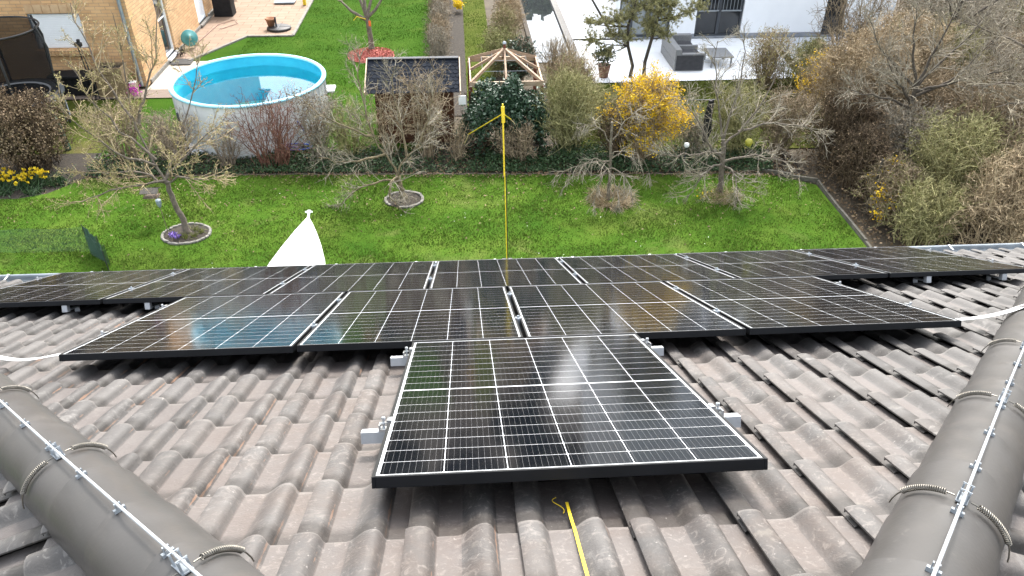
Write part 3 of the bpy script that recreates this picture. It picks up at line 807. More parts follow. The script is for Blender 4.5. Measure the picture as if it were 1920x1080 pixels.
# grass blades
def blades(name, poly_fn, n, box, hmax, m, seed, lab):
    rg = np.random.default_rng(seed)
    x = rg.uniform(box[0], box[1], n); y = rg.uniform(box[2], box[3], n); k = poly_fn(x, y); x, y = x[k], y[k]; kk = rg.uniform(size=len(x)) < .45 + .55 * (.5 + .5 * np.sin(x * 1.9 + 1.3 * np.sin(y * 2.7 + seed)) * np.cos(y * 1.6 + 1.1 * np.sin(x * 1.3))); x, y = x[kk], y[kk]; n = len(x)
    h = rg.uniform(.4, 1, n) * hmax * (1 + .35 * np.sin(x * 1.7 + np.cos(y * 2.3) * 2) + .45 * np.sin(x * 9.1 + 2 * np.sin(y * 5.3)) * np.sin(y * 10.7 + 2 * np.cos(x * 6.1))) * .85
    a = rg.uniform(0, 2 * np.pi, n); w = .0045 + .004 * rg.uniform(size=n)
    lean = rg.normal(0, .5, (n, 2)) * h[:, None]
    B = np.stack([x, y, 0 * x], 1); dx = np.stack([np.cos(a) * w, np.sin(a) * w, 0 * a], 1)
    T = B + np.concatenate([lean, h[:, None]], 1)
    mb = MB(); mb.add(np.stack([B - dx, B + dx, T], 1), np.arange(3 * n).reshape(n, 3))
    tag(mb.build(name, m), lab, 'grass', kind='stuff')
def in_near(x, y):
    k = (x < 6.95) & (y < 13.45 - np.clip(x + 4.6, 0, None) * .05) & ((x > -8.3) | (y < 12.7))
    for cx, cy, rx, ry in ((-5.46, 11.12, .42, .36), (-1.5, 12.25, .38, .33)): k &= ((x - cx) / rx) ** 2 + ((y - cy) / ry) ** 2 > 1
    return k
blades('grass', in_near, 200000, (-10, 7, 9.2, 13.6), .042, M['grass'], 31, 'short mown green lawn grass in front of the planting bed')
blades('grass', lambda x, y: (((x < -1.25) & (x > -8.2)) | ((x > -.15) & (x < .6))) & (((y > 23.2) | (x > -6.8)) & ((x > -5.5) | (y < 23.1)) | (x > -1)), 60000, (-7.6, .6, 16, 28), .05, M['grass_far'], 32, 'bright green grass of the neighbouring lawn behind the pool')
blades('grass', lambda x, y: (y < 18.55), 45000, (2.0, 13, 14.3, 18.6), .13, island('long_grass', [(.05, .065, .012), (.08, .09, .02), (.12, .11, .045)], .8, .2, .05), 33, 'long rough grass between the shrubs and the white terrace')

mb = MB(); rg = np.random.default_rng(36); n = 900
x = rg.uniform(-9, 6.9, n); y = 13.4 - np.abs(rg.normal(0, 1.1, n)) - np.clip(x + 4.6, 0, None) * .05; k = y > 9.3
mb.leaves(rg, np.stack([x, y, .035 + 0 * x], 1)[k], .022, .6, up=2.0)
tag(mb.build('fallen_leaves', plain('dead_leaves', (.20, .13, .07), (.12, .08, .045), scale=30)), 'scattered dead leaves lying on the near lawn', 'leaves', kind='stuff')
mb = MB(); c = []
for i in range(26):
    q = np.array([rg.uniform(-9, 6.8), rg.uniform(9.6, 12.8), .04]); c.append(q + rg.normal(0, .06, (2, 3)) * (1, 1, .2))
mb.leaves(rg, np.concatenate(c), .009, .8, up=3.)
tag(mb.build('daisies', plain('daisy_white', (.8, .8, .76), (.75, .75, .7))), 'tiny white daisies dotted over the near lawn', 'flowers', kind='stuff')
# ------------------------------------------------------------------ vegetation generators
def unit(a): return a / (np.linalg.norm(a, axis=-1, keepdims=True) + 1e-9)
def grow(rg, S, D, L, m, wob, up=0.0):
    P = [S]; D = unit(D)
    for i in range(m):
        D = unit(D + wob * rg.normal(size=D.shape) + np.array([0, 0, up]))
        P.append(P[-1] + D * (L / m)[:, None])
    return np.stack(P, 1)
def kids(rg, P, k, t0, t1, ang, L, up=0.0):
    """k children on every polyline; returns starts, dirs, lengths, parameter"""
    n, m = P.shape[0], P.shape[1] - 1
    t = rg.uniform(t0, t1, (n, k)); f = t * m; i = np.minimum(f.astype(int), m - 1); fr = f - i
    idx = np.arange(n)[:, None]
    A, B = P[idx, i], P[idx, i + 1]
    S = A + (B - A) * fr[..., None]; T = unit(B - A)
    r = unit(np.cross(T, rg.normal(size=T.shape)))
    an = rg.normal(ang, .25, (n, k))[..., None]
    D = unit(T * np.cos(an) + r * np.sin(an) + np.array([0, 0, up]))
    LL = L * (1.05 - .6 * t) * rg.uniform(.55, 1.2, (n, k))
    return S.reshape(-1, 3), D.reshape(-1, 3), LL.ravel(), t.ravel()

def shrub(name, loc, rad, h, label, cat, mt, seed, stems=40, k1=6, k2=3, r=.009, base=.25, leaf=None, nleaf=0, lsize=.02, lup=0., lasp=.6, group=None,
          arch=0.05, droop=False, shell=.45, lz=.12, wild=0):
    """many stems from a stool fanning out to fill an uneven egg-shaped outline"""
    rg = np.random.default_rng(seed)
    th = thing(name, (loc[0], loc[1], 0), label, cat, group)
    rx, ry = rad
    a = rg.uniform(0, 2 * np.pi, stems); q = np.sqrt(rg.uniform(0, 1, stems))
    lump = 1 + .18 * np.sin(a * 3 + seed) + .12 * np.sin(a * 5 + seed * 2.)
    tz = h * (.55 + .5 * np.sqrt(np.clip(1 - (q * .9) ** 2, 0, 1)) * rg.uniform(.75, 1.08, stems)) * (1 if not droop else .9)
    tz *= np.where(q > .8, rg.uniform(.5, 1, stems), 1)
    T = np.stack([loc[0] + rx * q * np.cos(a) * lump, loc[1] + ry * q * np.sin(a) * lump, tz], 1)
    b = base * rg.uniform(.2, 1, stems)
    S = np.stack([loc[0] + rx * b * np.cos(a + rg.normal(0, .5, stems)), loc[1] + ry * b * np.sin(a + rg.normal(0, .5, stems)), 0 * a], 1)
    L = np.linalg.norm(T - S, axis=1)
    m = 5
    tt = np.linspace(0, 1, m + 1)
    P = S[:, None] + (T - S)[:, None] * tt[None, :, None]
    P[:, :, 2] += np.sin(tt * np.pi)[None] * L[:, None] * arch * 2
    P[:, 1:] += rg.normal(0, .055, (stems, m, 3)) * (h * .6)
    P[:, :, 2] = np.maximum(P[:, :, 2], 0.0 + .02 * (tt[None] > 0))
    mb = MB(); mb.poly_segs(P, r * rg.uniform(.7, 1.3, stems), r * .45, 4)
    S1, D1, L1, _ = kids(rg, P, k1, .2, 1, .85, L.mean() * .46, .10)
    P1 = grow(rg, S1, D1, L1, 4, .3, .02)
    mb.poly_segs(P1, r * .52, r * .28, 3)
    allp = [P[:, 3:].reshape(-1, 3), P1.reshape(-1, 3)]
    if wild:
        ii = rg.integers(0, stems, wild); Sw = P[ii, rg.integers(2, 5, wild)]
        Pw = grow(rg, Sw, unit(rg.normal(size=(wild, 3)) * (1, 1, .5) + (0, 0, .45)), rg.uniform(.5, 1.1, wild) * h * .55, 6, .2, -.10)
        mb.poly_segs(Pw, r * .62, r * .2, 4)
    if k2:
        S2, D2, L2, _ = kids(rg, P1, k2, .2, 1, .9, L1.mean() * .55, .03)
        P2 = grow(rg, S2, D2, L2, 2, .35, .0)
        mb.poly_segs(P2, r * .36, r * .22, 3)
        allp.append(P2.reshape(-1, 3))
    mb.build('branches', mt, th)
    if leaf is not None and nleaf:
        A = np.concatenate(allp); A = A[A[:, 2] > h * lz]
        if leaf is M['fors']:
            sd = A[rg.integers(0, len(A), nleaf // 13)]; c = np.repeat(sd, 13, 0)[:nleaf]; c = c + rg.normal(0, .045, c.shape)
        else:
            c = A[rg.integers(0, len(A), nleaf)] + rg.normal(0, .03, (nleaf, 3))
        mb = MB(); mb.leaves(rg, c, lsize, lasp, up=lup); mb.build('leaves' if leaf not in (M['fors'], M['daff']) else 'blossom', leaf, th)
    return th

def tree(name, loc, trunk, limbs, label, cat, mt, tw, seed, r0=.07, k1=9, k2=6, k3=0, L1=.9, L2=.4, L3=.18, up1=.1, up2=.05, bud=None, nbud=0, bsize=.012, group=None, wob=.13, rl=.42, rtw=.006):
    """trunk: polyline; limbs: polylines (all in metres relative to loc)"""
    rg = np.random.default_rng(seed)
    th = thing(name, (loc[0], loc[1], 0), label, cat, group)
    o = np.array([loc[0], loc[1], 0])
    def smooth(P, n):
        P = np.array(P, float); t = np.linspace(0, 1, len(P)); q = np.linspace(0, 1, n)
        C = np.stack([np.interp(q, t, P[:, i]) for i in range(3)], 1)
        C[1:-1] = (C[:-2] + 2 * C[1:-1] + C[2:]) / 4
        return C
    T = smooth(trunk, 12) + o; T[1:-1] += rg.normal(0, r0 * .12, (10, 3))
    rr = np.linspace(r0, r0 * .72, 12); rr[0] *= 1.45; rr[1] *= 1.15
    mb = MB(); mb.tube(T, rr, 9); mb.build('trunk', mt, th, smooth=True)
    mb = MB(); LP = []
    for P in limbs:
        C = smooth(P, 9) + o; C[1:] += rg.normal(0, .018, (8, 3)); LP.append(C)
        mb.tube(C, np.linspace(r0 * rl, r0 * .10, 9), 6)
    mb.build('limbs', mt, th, smooth=True)
    LP = np.stack(LP)
    mb = MB()
    S1, D1, l1, _ = kids(rg, LP, k1, .15, 1, .75, L1, up1)
    P1 = grow(rg, S1, D1, l1, 5, wob, up1 * .4); mb.poly_segs(P1, rtw * 1.7, rtw * .7, 4)
    S2, D2, l2, _ = kids(rg, P1, k2, .12, 1, .7, L2, up2)
    P2 = grow(rg, S2, D2, l2, 3, wob * 1.2, up2 * .4); mb.poly_segs(P2, rtw * .85, rtw * .5, 3)
    A = [P1[:, 1:].reshape(-1, 3), P2.reshape(-1, 3)]
    if k3:
        S3, D3, l3, _ = kids(rg, P2, k3, .2, 1, .7, L3, up2)
        P3 = grow(rg, S3, D3, l3, 2, wob, .0); mb.poly_segs(P3, rtw * .45, rtw * .3, 3); A.append(P3.reshape(-1, 3))
    mb.build('twigs', tw, th)
    if bud is not None:
        A = np.concatenate(A); c = A[rg.integers(0, len(A), nbud)] + rg.normal(0, .012, (nbud, 3))
        mb = MB(); mb.leaves(rg, c, bsize, .7); mb.build('buds', bud, th)
    return th

# ------------------------------------------------------------------ big plants
# budding tree in a stone ring
rgt = np.random.default_rng(77)
ring = thing('tree_ring', (-5.46, 11.12, 0), 'oval stone ring with dark soil and crocuses round the leaning budding tree', 'tree ring')
mb = MB()
a = np.linspace(0, 2 * np.pi, 27)[:-1]
P = np.stack([-5.46 + .43 * np.cos(a), 11.12 + .36 * np.sin(a), 0 * a + .012], 1)
for i in range(26): mb.bar(P[i] + rgt.normal(0, .008, 3) * (1, 1, .6), P[(i + 1) % 26] + rgt.normal(0, .008, 3) * (1, 1, .6), .05, .05)
bevel(mb.build('edging', M['kerb'], ring), .01, 1)
mb = MB(); mb.lathe([(.0, .03), (.2, .028), (.4, .012), (.43, 0)], (0, 0, 0), 30)
mb.V[0] = mb.V[0] * (1, .84, 1) + (-5.46, 11.12, 0); mb.build('soil', M['mulch'], ring, smooth=True)
for i, (dx, dy) in enumerate([(-.22, -.10), (-.16, -.16), (-.1, -.13), (-.27, -.03), (-.19, -.05)]):
    mb = MB(); c = np.array([-5.46 + dx, 11.12 + dy, .05])
    mb.leaves(rgt, c + rgt.normal(0, .022, (26, 3)) * (1, 1, .5), .02, .6, up=.5)
    fo = mb.build('petals', M['violet'], None, loc=tuple(c)); fo.name = 'crocus'
    tag(fo, 'violet crocus clump at the foot of the budding tree', 'flower', 'crocuses in the tree ring')
for dx, dy in [(.05, -.18), (.17, -.12), (.12, .1), (.27, .02)]:
    mb = MB(); c = np.array([-5.46 + dx, 11.12 + dy, .02]); n = 26
    S = c + rgt.normal(0, .025, (n, 3)) * (1, 1, 0); D = unit(rgt.normal(0, .5, (n, 3)) + (0, 0, 1))
    mb.poly_segs(grow(rgt, S, D, rgt.uniform(.08, .17, n), 3, .2, -.1), .006, .001, 3)
    tag(mb.build('bulb_leaves', M['greenleaf'], None, loc=tuple(c)), 'tuft of green bulb leaves inside the oval stone ring', 'plant', 'bulb tufts in the tree ring')

tree('cherry_tree', (-5.44, 11.13), [(0, 0, 0), (-.05, .05, .35), (-.14, .1, .7), (-.18, .12, 1.05)],
     [[(-.18,.12,1.0),(-.5,.2,1.15),(-.95,.1,1.25),(-1.5,-.1,1.35)], [(-.18,.12,1.05),(-.45,.3,1.6),(-.62,.5,2.2),(-.5,.6,3.1),(-.45,.6,3.9)], [(-.3,.25,1.4),(-.75,.3,1.9),(-1.1,.35,2.4),(-1.35,.5,3.1)],
      [(-.18,.12,1.05),(.15,.2,1.4),(.6,.3,1.75),(1.05,.4,2.1)], [(-.5,.45,2.0),(-.3,.6,2.5),(0,.75,3.1),(.1,.9,3.8)], [(-.18,.12,1.0),(.1,-.2,1.25),(.5,-.4,1.35),(.95,-.5,1.35)],
      [(-.3,.2,1.3),(-.7,-.2,1.7),(-1.0,-.4,2.2),(-1.2,-.5,2.7)], [(-.6,.45,2.1),(-.95,.7,2.7),(-1.2,.9,3.3),(-1.3,1.0,3.9)], [(-.18,.12,1.05),(-.6,-.2,1.15),(-1.0,-.4,1.1),(-1.4,-.5,1.0)],
      [(-.18,.1,1.05),(.05,.5,1.6),(.35,.8,2.2),(.6,1.0,2.9)]],
     'budding fruit tree with leaning trunk in an oval stone ring, left of the white boat', 'tree', M['bark'], M['tw_tan'], 101, r0=.058, k1=10, k2=7, k3=2, L1=.85, L2=.36, L3=.13, up1=.16, bud=M['bud'], nbud=9000, bsize=.011, rtw=.0058)
tree('apple_tree', (-1.5, 12.25), [(0, 0, 0), (-.05, .0, .2), (-.09, .05, .4), (-.11, .05, .5)],
     [[(-.1,.05,.48),(-.25,.1,.85),(-.5,.15,1.3),(-.85,.25,1.75)], [(-.1,.05,.45),(.0,.1,.75),(.3,.15,1.05),(.8,.2,1.25)], [(-.1,0,.4),(-.5,-.2,.55),(-.95,-.35,.35),(-1.25,-.4,.08)],
      [(-.5,.15,1.3),(-.6,.25,1.8),(-.75,.4,2.3),(-.6,.5,2.8)], [(.1,.1,.9),(.05,.3,1.4),(-.1,.45,1.9),(.0,.6,2.5)], [(-.1,0,.5),(-.22,-.3,.55),(-.22,-.5,.25),(.05,-.6,.04)],
      [(-.5,.15,1.3),(-.9,.1,1.5),(-1.35,.1,1.7),(-1.8,.2,2.1)], [(.3,.15,1.05),(.5,.3,1.4),(.65,.4,1.8),(.7,.5,2.2)], [(-.3,.1,.95),(-.75,-.1,.9),(-1.15,-.2,.95),(-1.5,-.3,1.1)]],
     'bare forked fruit tree with lichened trunk in a round bed mid lawn', 'tree', M['bark_olive'], M['tw_grey'], 102, r0=.062, k1=11, k2=7, k3=2, L1=.72, L2=.34, L3=.16, rtw=.0048, bud=M['bud'], nbud=1200, bsize=.008)
rg2 = thing('tree_ring', (-1.5, 12.25, 0), 'round soil bed with pale edging under the forked bare fruit tree', 'tree ring')
mb = MB(); a = np.linspace(0, 2 * np.pi, 25)[:-1]; P = np.stack([-1.5 + .37 * np.cos(a), 12.22 + .33 * np.sin(a), 0 * a + .012], 1)
for i in range(24):
    if i not in (15, 16): mb.bar(P[i] + rgt.normal(0, .008, 3) * (1, 1, .5), P[(i + 1) % 24], .05, .045)
mb.build('edging', M['kerb'], rg2)
mb = MB(); mb.lathe([(0, .04), (.2, .03), (.36, .0)], (0, 0, 0), 28); mb.V[0] = mb.V[0] * (1, .9, 1) + (-1.5, 12.22, 0); mb.build('soil', M['mulch'], rg2, smooth=True)
tree('weeping_tree', (2.57, 12.0), [(0, 0, 0), (0, 0, .5), (-.03, .02, 1.1), (-.04, .02, 1.65)],
     [[(0,0,.7),(-.3,-.1,1.0),(-.6,-.2,.9),(-.85,-.3,.55)], [(0,0,.9),(.3,-.1,1.15),(.55,-.15,1.0),(.75,-.2,.6)], [(0,0,.7),(-.15,-.35,.85),(-.3,-.5,.6),(-.4,-.6,.2)],
      [(0,0,.7),(.15,-.35,.8),(.3,-.5,.55),(.35,-.55,.2)], [(0,0,1.2),(-.25,.1,1.5),(-.5,.1,1.6),(-.7,.1,1.5)], [(0,0,1.3),(.2,.1,1.6),(.4,.15,1.8),(.6,.2,1.8)],
      [(0,0,.85),(-.45,-.15,.95),(-.85,-.2,.8),(-1.15,-.25,.6)], [(0,0,.6),(.0,-.3,.75),(.05,-.5,.5),(.1,-.6,.15)]],
     'small weeping bare tree with drooping pale twigs above a tuft of dry grass', 'tree', M['bark_pale'], M['tw_grey'], 103, r0=.032, k1=12, k2=6, L1=.5, L2=.25, up1=-.25, up2=-.15, rtw=.0044, wob=.16)
mb = MB(); n = 900
c = np.array([2.62, 11.95, 0]); ang = rgt.uniform(0, 2 * np.pi, n); rr = .34 * np.sqrt(rgt.uniform(.1, 1, n))
S = c + np.stack([rr * np.cos(ang), rr * .85 * np.sin(ang), 0 * ang], 1); D = unit(np.stack([np.cos(ang), np.sin(ang), 0 * ang + 1.3], 1) + rgt.normal(0, .4, (n, 3)))
mb.poly_segs(grow(rgt, S, D, rgt.uniform(.15, .4, n), 3, .25, -.3), .0045, .002, 3)
tag(mb.build('dry_grass', M['tw_tan'], None, loc=tuple(c)), 'skirt of dry straw coloured grass round the foot of the weeping tree', 'grass tuft')
tree('plum_tree', (4.88, 12.15), [(0, 0, 0), (0, .0, .3), (-.03, .02, .7), (-.08, .05, 1.1)],
     [[(-.05,0,.75),(-.4,-.1,1.1),(-.7,0,1.7),(-1.1,.1,2.1)], [(-.08,.05,1.1),(-.2,.1,1.6),(-.4,.2,2.2),(-.45,.3,3.0)], [(-.08,.05,1.0),(.3,.1,1.4),(.7,.2,2.0),(.9,.4,2.7)],
      [(-.05,0,.7),(.5,-.1,.9),(1.0,-.2,.85),(1.5,-.3,.5)], [(-.05,0,.65),(-.35,-.25,.75),(-.6,-.4,.5),(-.8,-.5,.2)], [(0,0,.6),(.1,-.35,.7),(.15,-.5,.4),(.2,-.6,.1)],
      [(-.08,.05,1.1),(.05,.2,1.7),(.2,.4,2.3),(.15,.5,3.0)], [(-.05,0,.9),(-.5,-.1,.95),(-.95,-.1,.9),(-1.3,-.1,.95)], [(.2,.1,1.3),(.8,.0,1.5),(1.3,-.1,1.5),(1.75,-.1,1.3)]],
     'spreading bare fruit tree at the right end of the lawn in front of the forsythia', 'tree', M['bark'], M['tw_grey'], 104, r0=.062, k1=13, k2=8, k3=2, L1=.8, L2=.36, L3=.16, rtw=.0048, wob=.14, bud=M['bud'], nbud=1000, bsize=.009)
mb = MB(); n = 420; c = np.array([4.86, 11.95, 0]); ang = rgt.uniform(0, 2 * np.pi, n); rr = .42 * np.sqrt(rgt.uniform(.0, 1, n))
S = c + np.stack([rr * np.cos(ang), rr * .75 * np.sin(ang), 0 * ang], 1); D = unit(rgt.normal(0, .6, (n, 3)) + (0, 0, 1))
mb.poly_segs(grow(rgt, S, D, rgt.uniform(.08, .3, n), 3, .3, -.2), .004, .0015, 3)
mb.leaves(rgt, S + (0, 0, .1) + rgt.normal(0, .04, (n, 3)), .02, .5, 1)
tag(mb.build('plant_tuft', [M['tw_tan'], M['greenleaf']], None, loc=tuple(c)), 'loose tuft of dry stalks round the foot of the spreading bare fruit tree', 'plant tuft')
mb = MB(); mb.leaves(rgt, np.array([4.5, 11.95, .08]) + rgt.normal(0, .09, (14, 3)) * (1, .8, .5), .025, .7, up=.4)
tag(mb.build('small_yellow_flowers', M['daff'], None, loc=(4.5, 11.95, 0)), 'few small yellow flowers beside the foot of the spreading fruit tree', 'flower')
mb = MB(); mb.lathe([(0, -.075), (.05, -.06), (.07, -.02), (.075, .02), (.05, .065), (0, .08)], (0, 0, 0), 14)
mb.V[0] = mb.V[0] + (5.28, 12.1, 1.13); tag(mb.build('hanging_disc', M['limegreen'], None, loc=(5.28, 12.1, 1.13), smooth=True), 'round lime yellow ball hanging in the twigs of the spreading fruit tree', 'garden ornament')
mb = MB(); P = np.array([(4.62, 12.75, 1.75), (4.6, 12.75, 1.4), (4.62, 12.74, 1.1), (4.6, 12.74, .85)]); mb.tube(P, [.05, .075, .07, .035], 8)
mb.tube(P + (.03, -.03, .02), [.02, .05, .06, .02], 7)
tag(mb.build('black_bag', M['black'], None, loc=(4.61, 12.75, 1.2), smooth=True), 'limp black plastic bag hanging behind the spreading fruit tree', 'bag')
mb = MB(); mb.lathe([(0, .10), (.05, .09), (.06, .05), (.05, .01), (.03, 0)], (4.43, 13.3, .5), 12); mb.tube([(4.43, 13.3, 0), (4.43, 13.3, .51)], .012, 6, mi=1)
tag(mb.build('white_lantern', [M['white'], M['anth']], None, loc=(4.43, 13.3, 0), smooth=True), 'white garden lantern among the shrubs right of the forsythia', 'lantern')

# planting bed shrubs
shrub('round_bush', (-9.45, 14.1), (.82, .75), 1.5, 'rounded bush of brown twigs with dry tan leaves at the left picture edge', 'bush', M['tw_dark'], 201, stems=110, k1=8, k2=4, r=.011, leaf=M['brownleaf'], nleaf=9000, lsize=.024, base=.6)
mb = MB(); rg = np.random.default_rng(206)
c = np.array([-9.45, 14.1, .75]); v = unit(rg.normal(size=(3800, 3))); v = v[v[:, 2] > -.5]
mb.leaves(rg, c + v * (.8, .72, .8) * rg.uniform(.85, 1.02, (len(v), 1)), .022, .6); o = mb.build('outer_leaves', M['tan'], bpy.data.objects['round_bush'])
for i, (x, y, n) in enumerate([(-9.75, 13.3, 16), (-9.35, 13.25, 14), (-9.0, 13.3, 12)]):
    th = thing('daffodil_clump', (x, y, 0), ['clump of yellow daffodils nearest the left picture edge', 'clump of yellow daffodils in front of the brown round bush', 'clump of yellow daffodils at the right end of the flower bed'][i], 'flower', 'daffodils in the left bed')
    mb = MB(); S = np.array([x, y, 0]) + rg.normal(0, .1, (90, 3)) * (1, .7, 0); D = unit(rg.normal(0, .35, (90, 3)) + (0, 0, 1)); P = grow(rg, S, D, rg.uniform(.18, .34, 90), 3, .15, -.08)
    mb.poly_segs(P, .007, .003, 3); mb.build('leaves', M['cover'], th)
    mb = MB(); T = P[:n * 2, -1] + (0, -.02, .04)
    for q in T: mb.leaves(rg, q + rg.normal(0, .012, (6, 3)), .035, .7, up=.3)
    mb.build('blossom', M['daff'], th)
for x, y, s in [(-9.0, 12.98, 1), (-8.65, 13.35, 1.1), (-9.6, 12.95, .9)]:
    mb = MB(); n = 70; S = np.array([x, y, 0]) + rg.normal(0, .1, (n, 3)) * (1, 1, 0)
    mb.poly_segs(grow(rg, S, unit(rg.normal(0, .5, (n, 3)) + (0, 0, 1)), rg.uniform(.12, .3, n) * s, 3, .2, -.15), .012, .003, 3)
    tag(mb.build('leafy_perennial', M['cover'], None, loc=(x, y, 0)), 'low green leafy perennial at the edge of the left flower bed', 'plant', 'green perennials in the left bed')
mb = MB(); mb.tube([(-9.12, 15.0, 0), (-9.2, 15.05, .5), (-9.3, 15.1, 1.1)], [.07, .09, .05], 8)
tag(mb.build('rolled_netting', M['net'], None, loc=(-9.12, 15, 0)), 'dark green roll of netting standing behind the brown round bush', 'netting')

shrub('twiggy_shrub', (-7.55, 14.25), (.85, .55), 1.25, 'low loose shrub with thin brown twigs between the round bush and the budding tree', 'shrub', M['tw_brown'], 211, stems=60, k1=7, k2=3, leaf=M['brownleaf'], nleaf=900, lsize=.018)
shrub('twiggy_shrub', (-6.5, 14.15), (.75, .5), 1.1, 'brown bare shrub directly behind the budding tree', 'shrub', M['tw_mauve'], 212, stems=60, k1=7, k2=3, leaf=M['tan'], nleaf=500, lsize=.015)
shrub('dogwood', (-5.35, 13.95), (.6, .45), .95, 'pale brown twiggy shrub against the left part of the white pool wall', 'shrub', M['tw_mauve'], 213, stems=34, k1=5, k2=2)
shrub('dogwood', (-4.3, 13.85), (.95, .5), 1.6, 'dark red stemmed dogwood in front of the pool', 'shrub', M['tw_red'], 214, stems=60, k1=4, k2=2, r=.009, base=.35, arch=0.02)
shrub('twiggy_shrub', (-3.4, 14.1), (.55, .45), 1.55, 'grey twiggy shrub with leftover dry leaves in front of the right side of the pool', 'shrub', M['tw_grey'], 215, stems=40, k1=6, k2=3, leaf=M['brownleaf'], nleaf=1100, lsize=.024)
shrub('twiggy_shrub', (-2.75, 14.2), (.6, .5), 1.25, 'thin olive twigged shrub between the pool and the shed', 'shrub', M['tw_green'], 216, stems=50, k1=6, k2=3, leaf=M['greenleaf'], nleaf=260, lsize=.014)
shrub('tall_twiggy_shrub', (-1.95, 14.1), (.65, .45), 1.75, 'grey branching shrub in front of the left half of the dark shed', 'shrub', M['tw_brown'], 217, stems=20, k1=6, k2=3, r=.010)
shrub('tall_twiggy_shrub', (-1.1, 14.1), (.6, .45), 2.05, 'tall pale branching shrub in front of the shed roof, right half', 'shrub', M['tw_brown'], 218, stems=26, k1=7, k2=4, r=.010)
shrub('twiggy_shrub', (-.45, 13.9), (.5, .35), .95, 'low brown twiggy shrub at the right front corner of the shed', 'shrub', M['tw_brown'], 219, stems=18, k1=6, k2=3)

# ivy mound
th = thing('ivy_mound', (.68, 14.5, 0), 'tall mound of glossy dark green ivy in front of the timber roof frame', 'ivy')
rg = np.random.default_rng(230); mb = MB()
n = 60; a = rg.uniform(0, 2 * np.pi, n); S = np.stack([.68 + .5 * np.cos(a), 14.5 + .35 * np.sin(a), 0 * a], 1)
P = grow(rg, S, unit(rg.normal(0, .4, (n, 3)) + (0, 0, 1)), rg.uniform(.8, 1.5, n), 6, .3, .1); mb.poly_segs(P, .012, .005, 4)
S1, D1, l1, _ = kids(rg, P, 7, .2, 1, .9, .5, 0); mb.poly_segs(grow(rg, S1, D1, l1, 3, .3, 0), .005, .002, 3)
mb.build('branches', M['tw_dark'], th)
mb = MB(); v = unit(rg.normal(size=(20000, 3))); v[:, 2] = np.abs(v[:, 2])
lumpy = 1 + .16 * np.sin(v[:, 0] * 5 + 1) * np.cos(v[:, 1] * 4) + .09 * np.sin(v[:, 0] * 11) + .05 * np.cos(v[:, 2] * 9 + v[:, 0] * 7)
rad = rg.uniform(.74, 1.0, len(v)) * lumpy + np.where(rg.uniform(size=len(v)) < .04, rg.uniform(0, .18, len(v)), 0)
sq = (np.abs(v) ** 3.2).sum(1) ** (-1 / 3.2)
p = np.array([.68, 14.5, .12]) + v * (.93, .70, 1.36) * (rad * sq)[:, None]
dens = np.clip((p[:, 2] - .35) / .75, .10, 1.0); dens = np.where(p[:, 1] > 14.5, 1, dens)
p = p[rg.uniform(size=len(p)) < dens]
mb.leaves(rg, p, .036, .75, up=.9); mb.build('leaves', M['ivy'], th)
shrub('twiggy_shrub', (.85, 13.75), (.6, .3), .95, 'tangle of bare brown twigs under the front of the ivy mound', 'shrub', M['tw_brown'], 231, stems=46, k1=7, k2=3, droop=True)

shrub('fountain_shrub', (2.03, 14.15), (.72, .6), 1.75, 'olive green fountain shaped shrub with many upright twigs, right of the ivy mound', 'shrub', M['tw_green'], 240, stems=130, k1=7, k2=3, r=.011, base=.22, arch=.06, leaf=M['greenleaf'], nleaf=2600, lsize=.013, wild=20)
shrub('dark_shrub', (3.1, 13.9), (.5, .45), 1.15, 'dark brown leafy shrub between the fountain shrub and the forsythia', 'shrub', M['tw_dark'], 241, stems=60, k1=8, k2=3, leaf=M['brownleaf'], nleaf=900, lsize=.018)
shrub('forsythia', (3.62, 13.75), (.95, .6), 1.72, 'orange yellow flowering forsythia in the middle of the bed', 'shrub', M['tw_tan'], 242, stems=100, k1=8, k2=3, arch=.12, leaf=M['fors'], nleaf=9500, lsize=.021, lz=.04, wild=30, lasp=.75)
shrub('twiggy_shrub', (4.75, 13.9), (.5, .4), .9, 'low grey twiggy shrub behind the trunk of the spreading fruit tree', 'shrub', M['tw_grey'], 243, stems=50, k1=7, k2=3, leaf=M['cover'], nleaf=900, lsize=.018)
shrub('twiggy_shrub', (5.7, 14.0), (.8, .5), 1.5, 'olive brown shrub right behind the spreading fruit tree', 'shrub', M['tw_green'], 244, stems=80, k1=8, k2=4, leaf=M['greenleaf'], nleaf=500, lsize=.012)
shrub('twiggy_shrub', (6.75, 14.0), (.7, .5), 1.35, 'dark brown shrub where the bed meets the thicket', 'shrub', M['tw_brown'], 245, stems=80, k1=8, k2=4, leaf=M['brownleaf'], nleaf=900, lsize=.016)
# evergreen ground cover along the bed
rg = np.random.default_rng(250); mb = MB(); n = 44000
x = rg.uniform(-8.2, 6.3, n); w = .5 + .5 * np.sin(x * 2.1) * np.cos(x * .8 + 1); y = 13.55 - np.clip(x + 4.6, 0, None) * .05 + rg.uniform(0, 1, n) ** 1.3 * 1.0
dens = np.where((x > -5.2) & (x < -2.6), .8, np.where(x > .2, .95, .5)); k = rg.uniform(size=n) < dens * (.4 + .6 * w)
h = (.05 + .26 * np.where(x > .2, 1.15, .6) * w) * np.sqrt(np.clip((y - 13.5 + np.clip(x + 4.6, 0, None) * .05) / .3, 0, 1))
p = np.stack([x, y, h * rg.uniform(.3, 1, n) + .01], 1)[k]
mb.leaves(rg, p, .026, .65, up=.8); tag(mb.build('ground_cover', M['cover']), 'dark green evergreen ground cover along the planting bed', 'ground cover', kind='stuff')
mb = MB(); n = 9000; x = rg.uniform(-8.2, 7, n); y = rg.uniform(13.35, 14.9, n) - np.clip(x + 4.6, 0, None) * .05
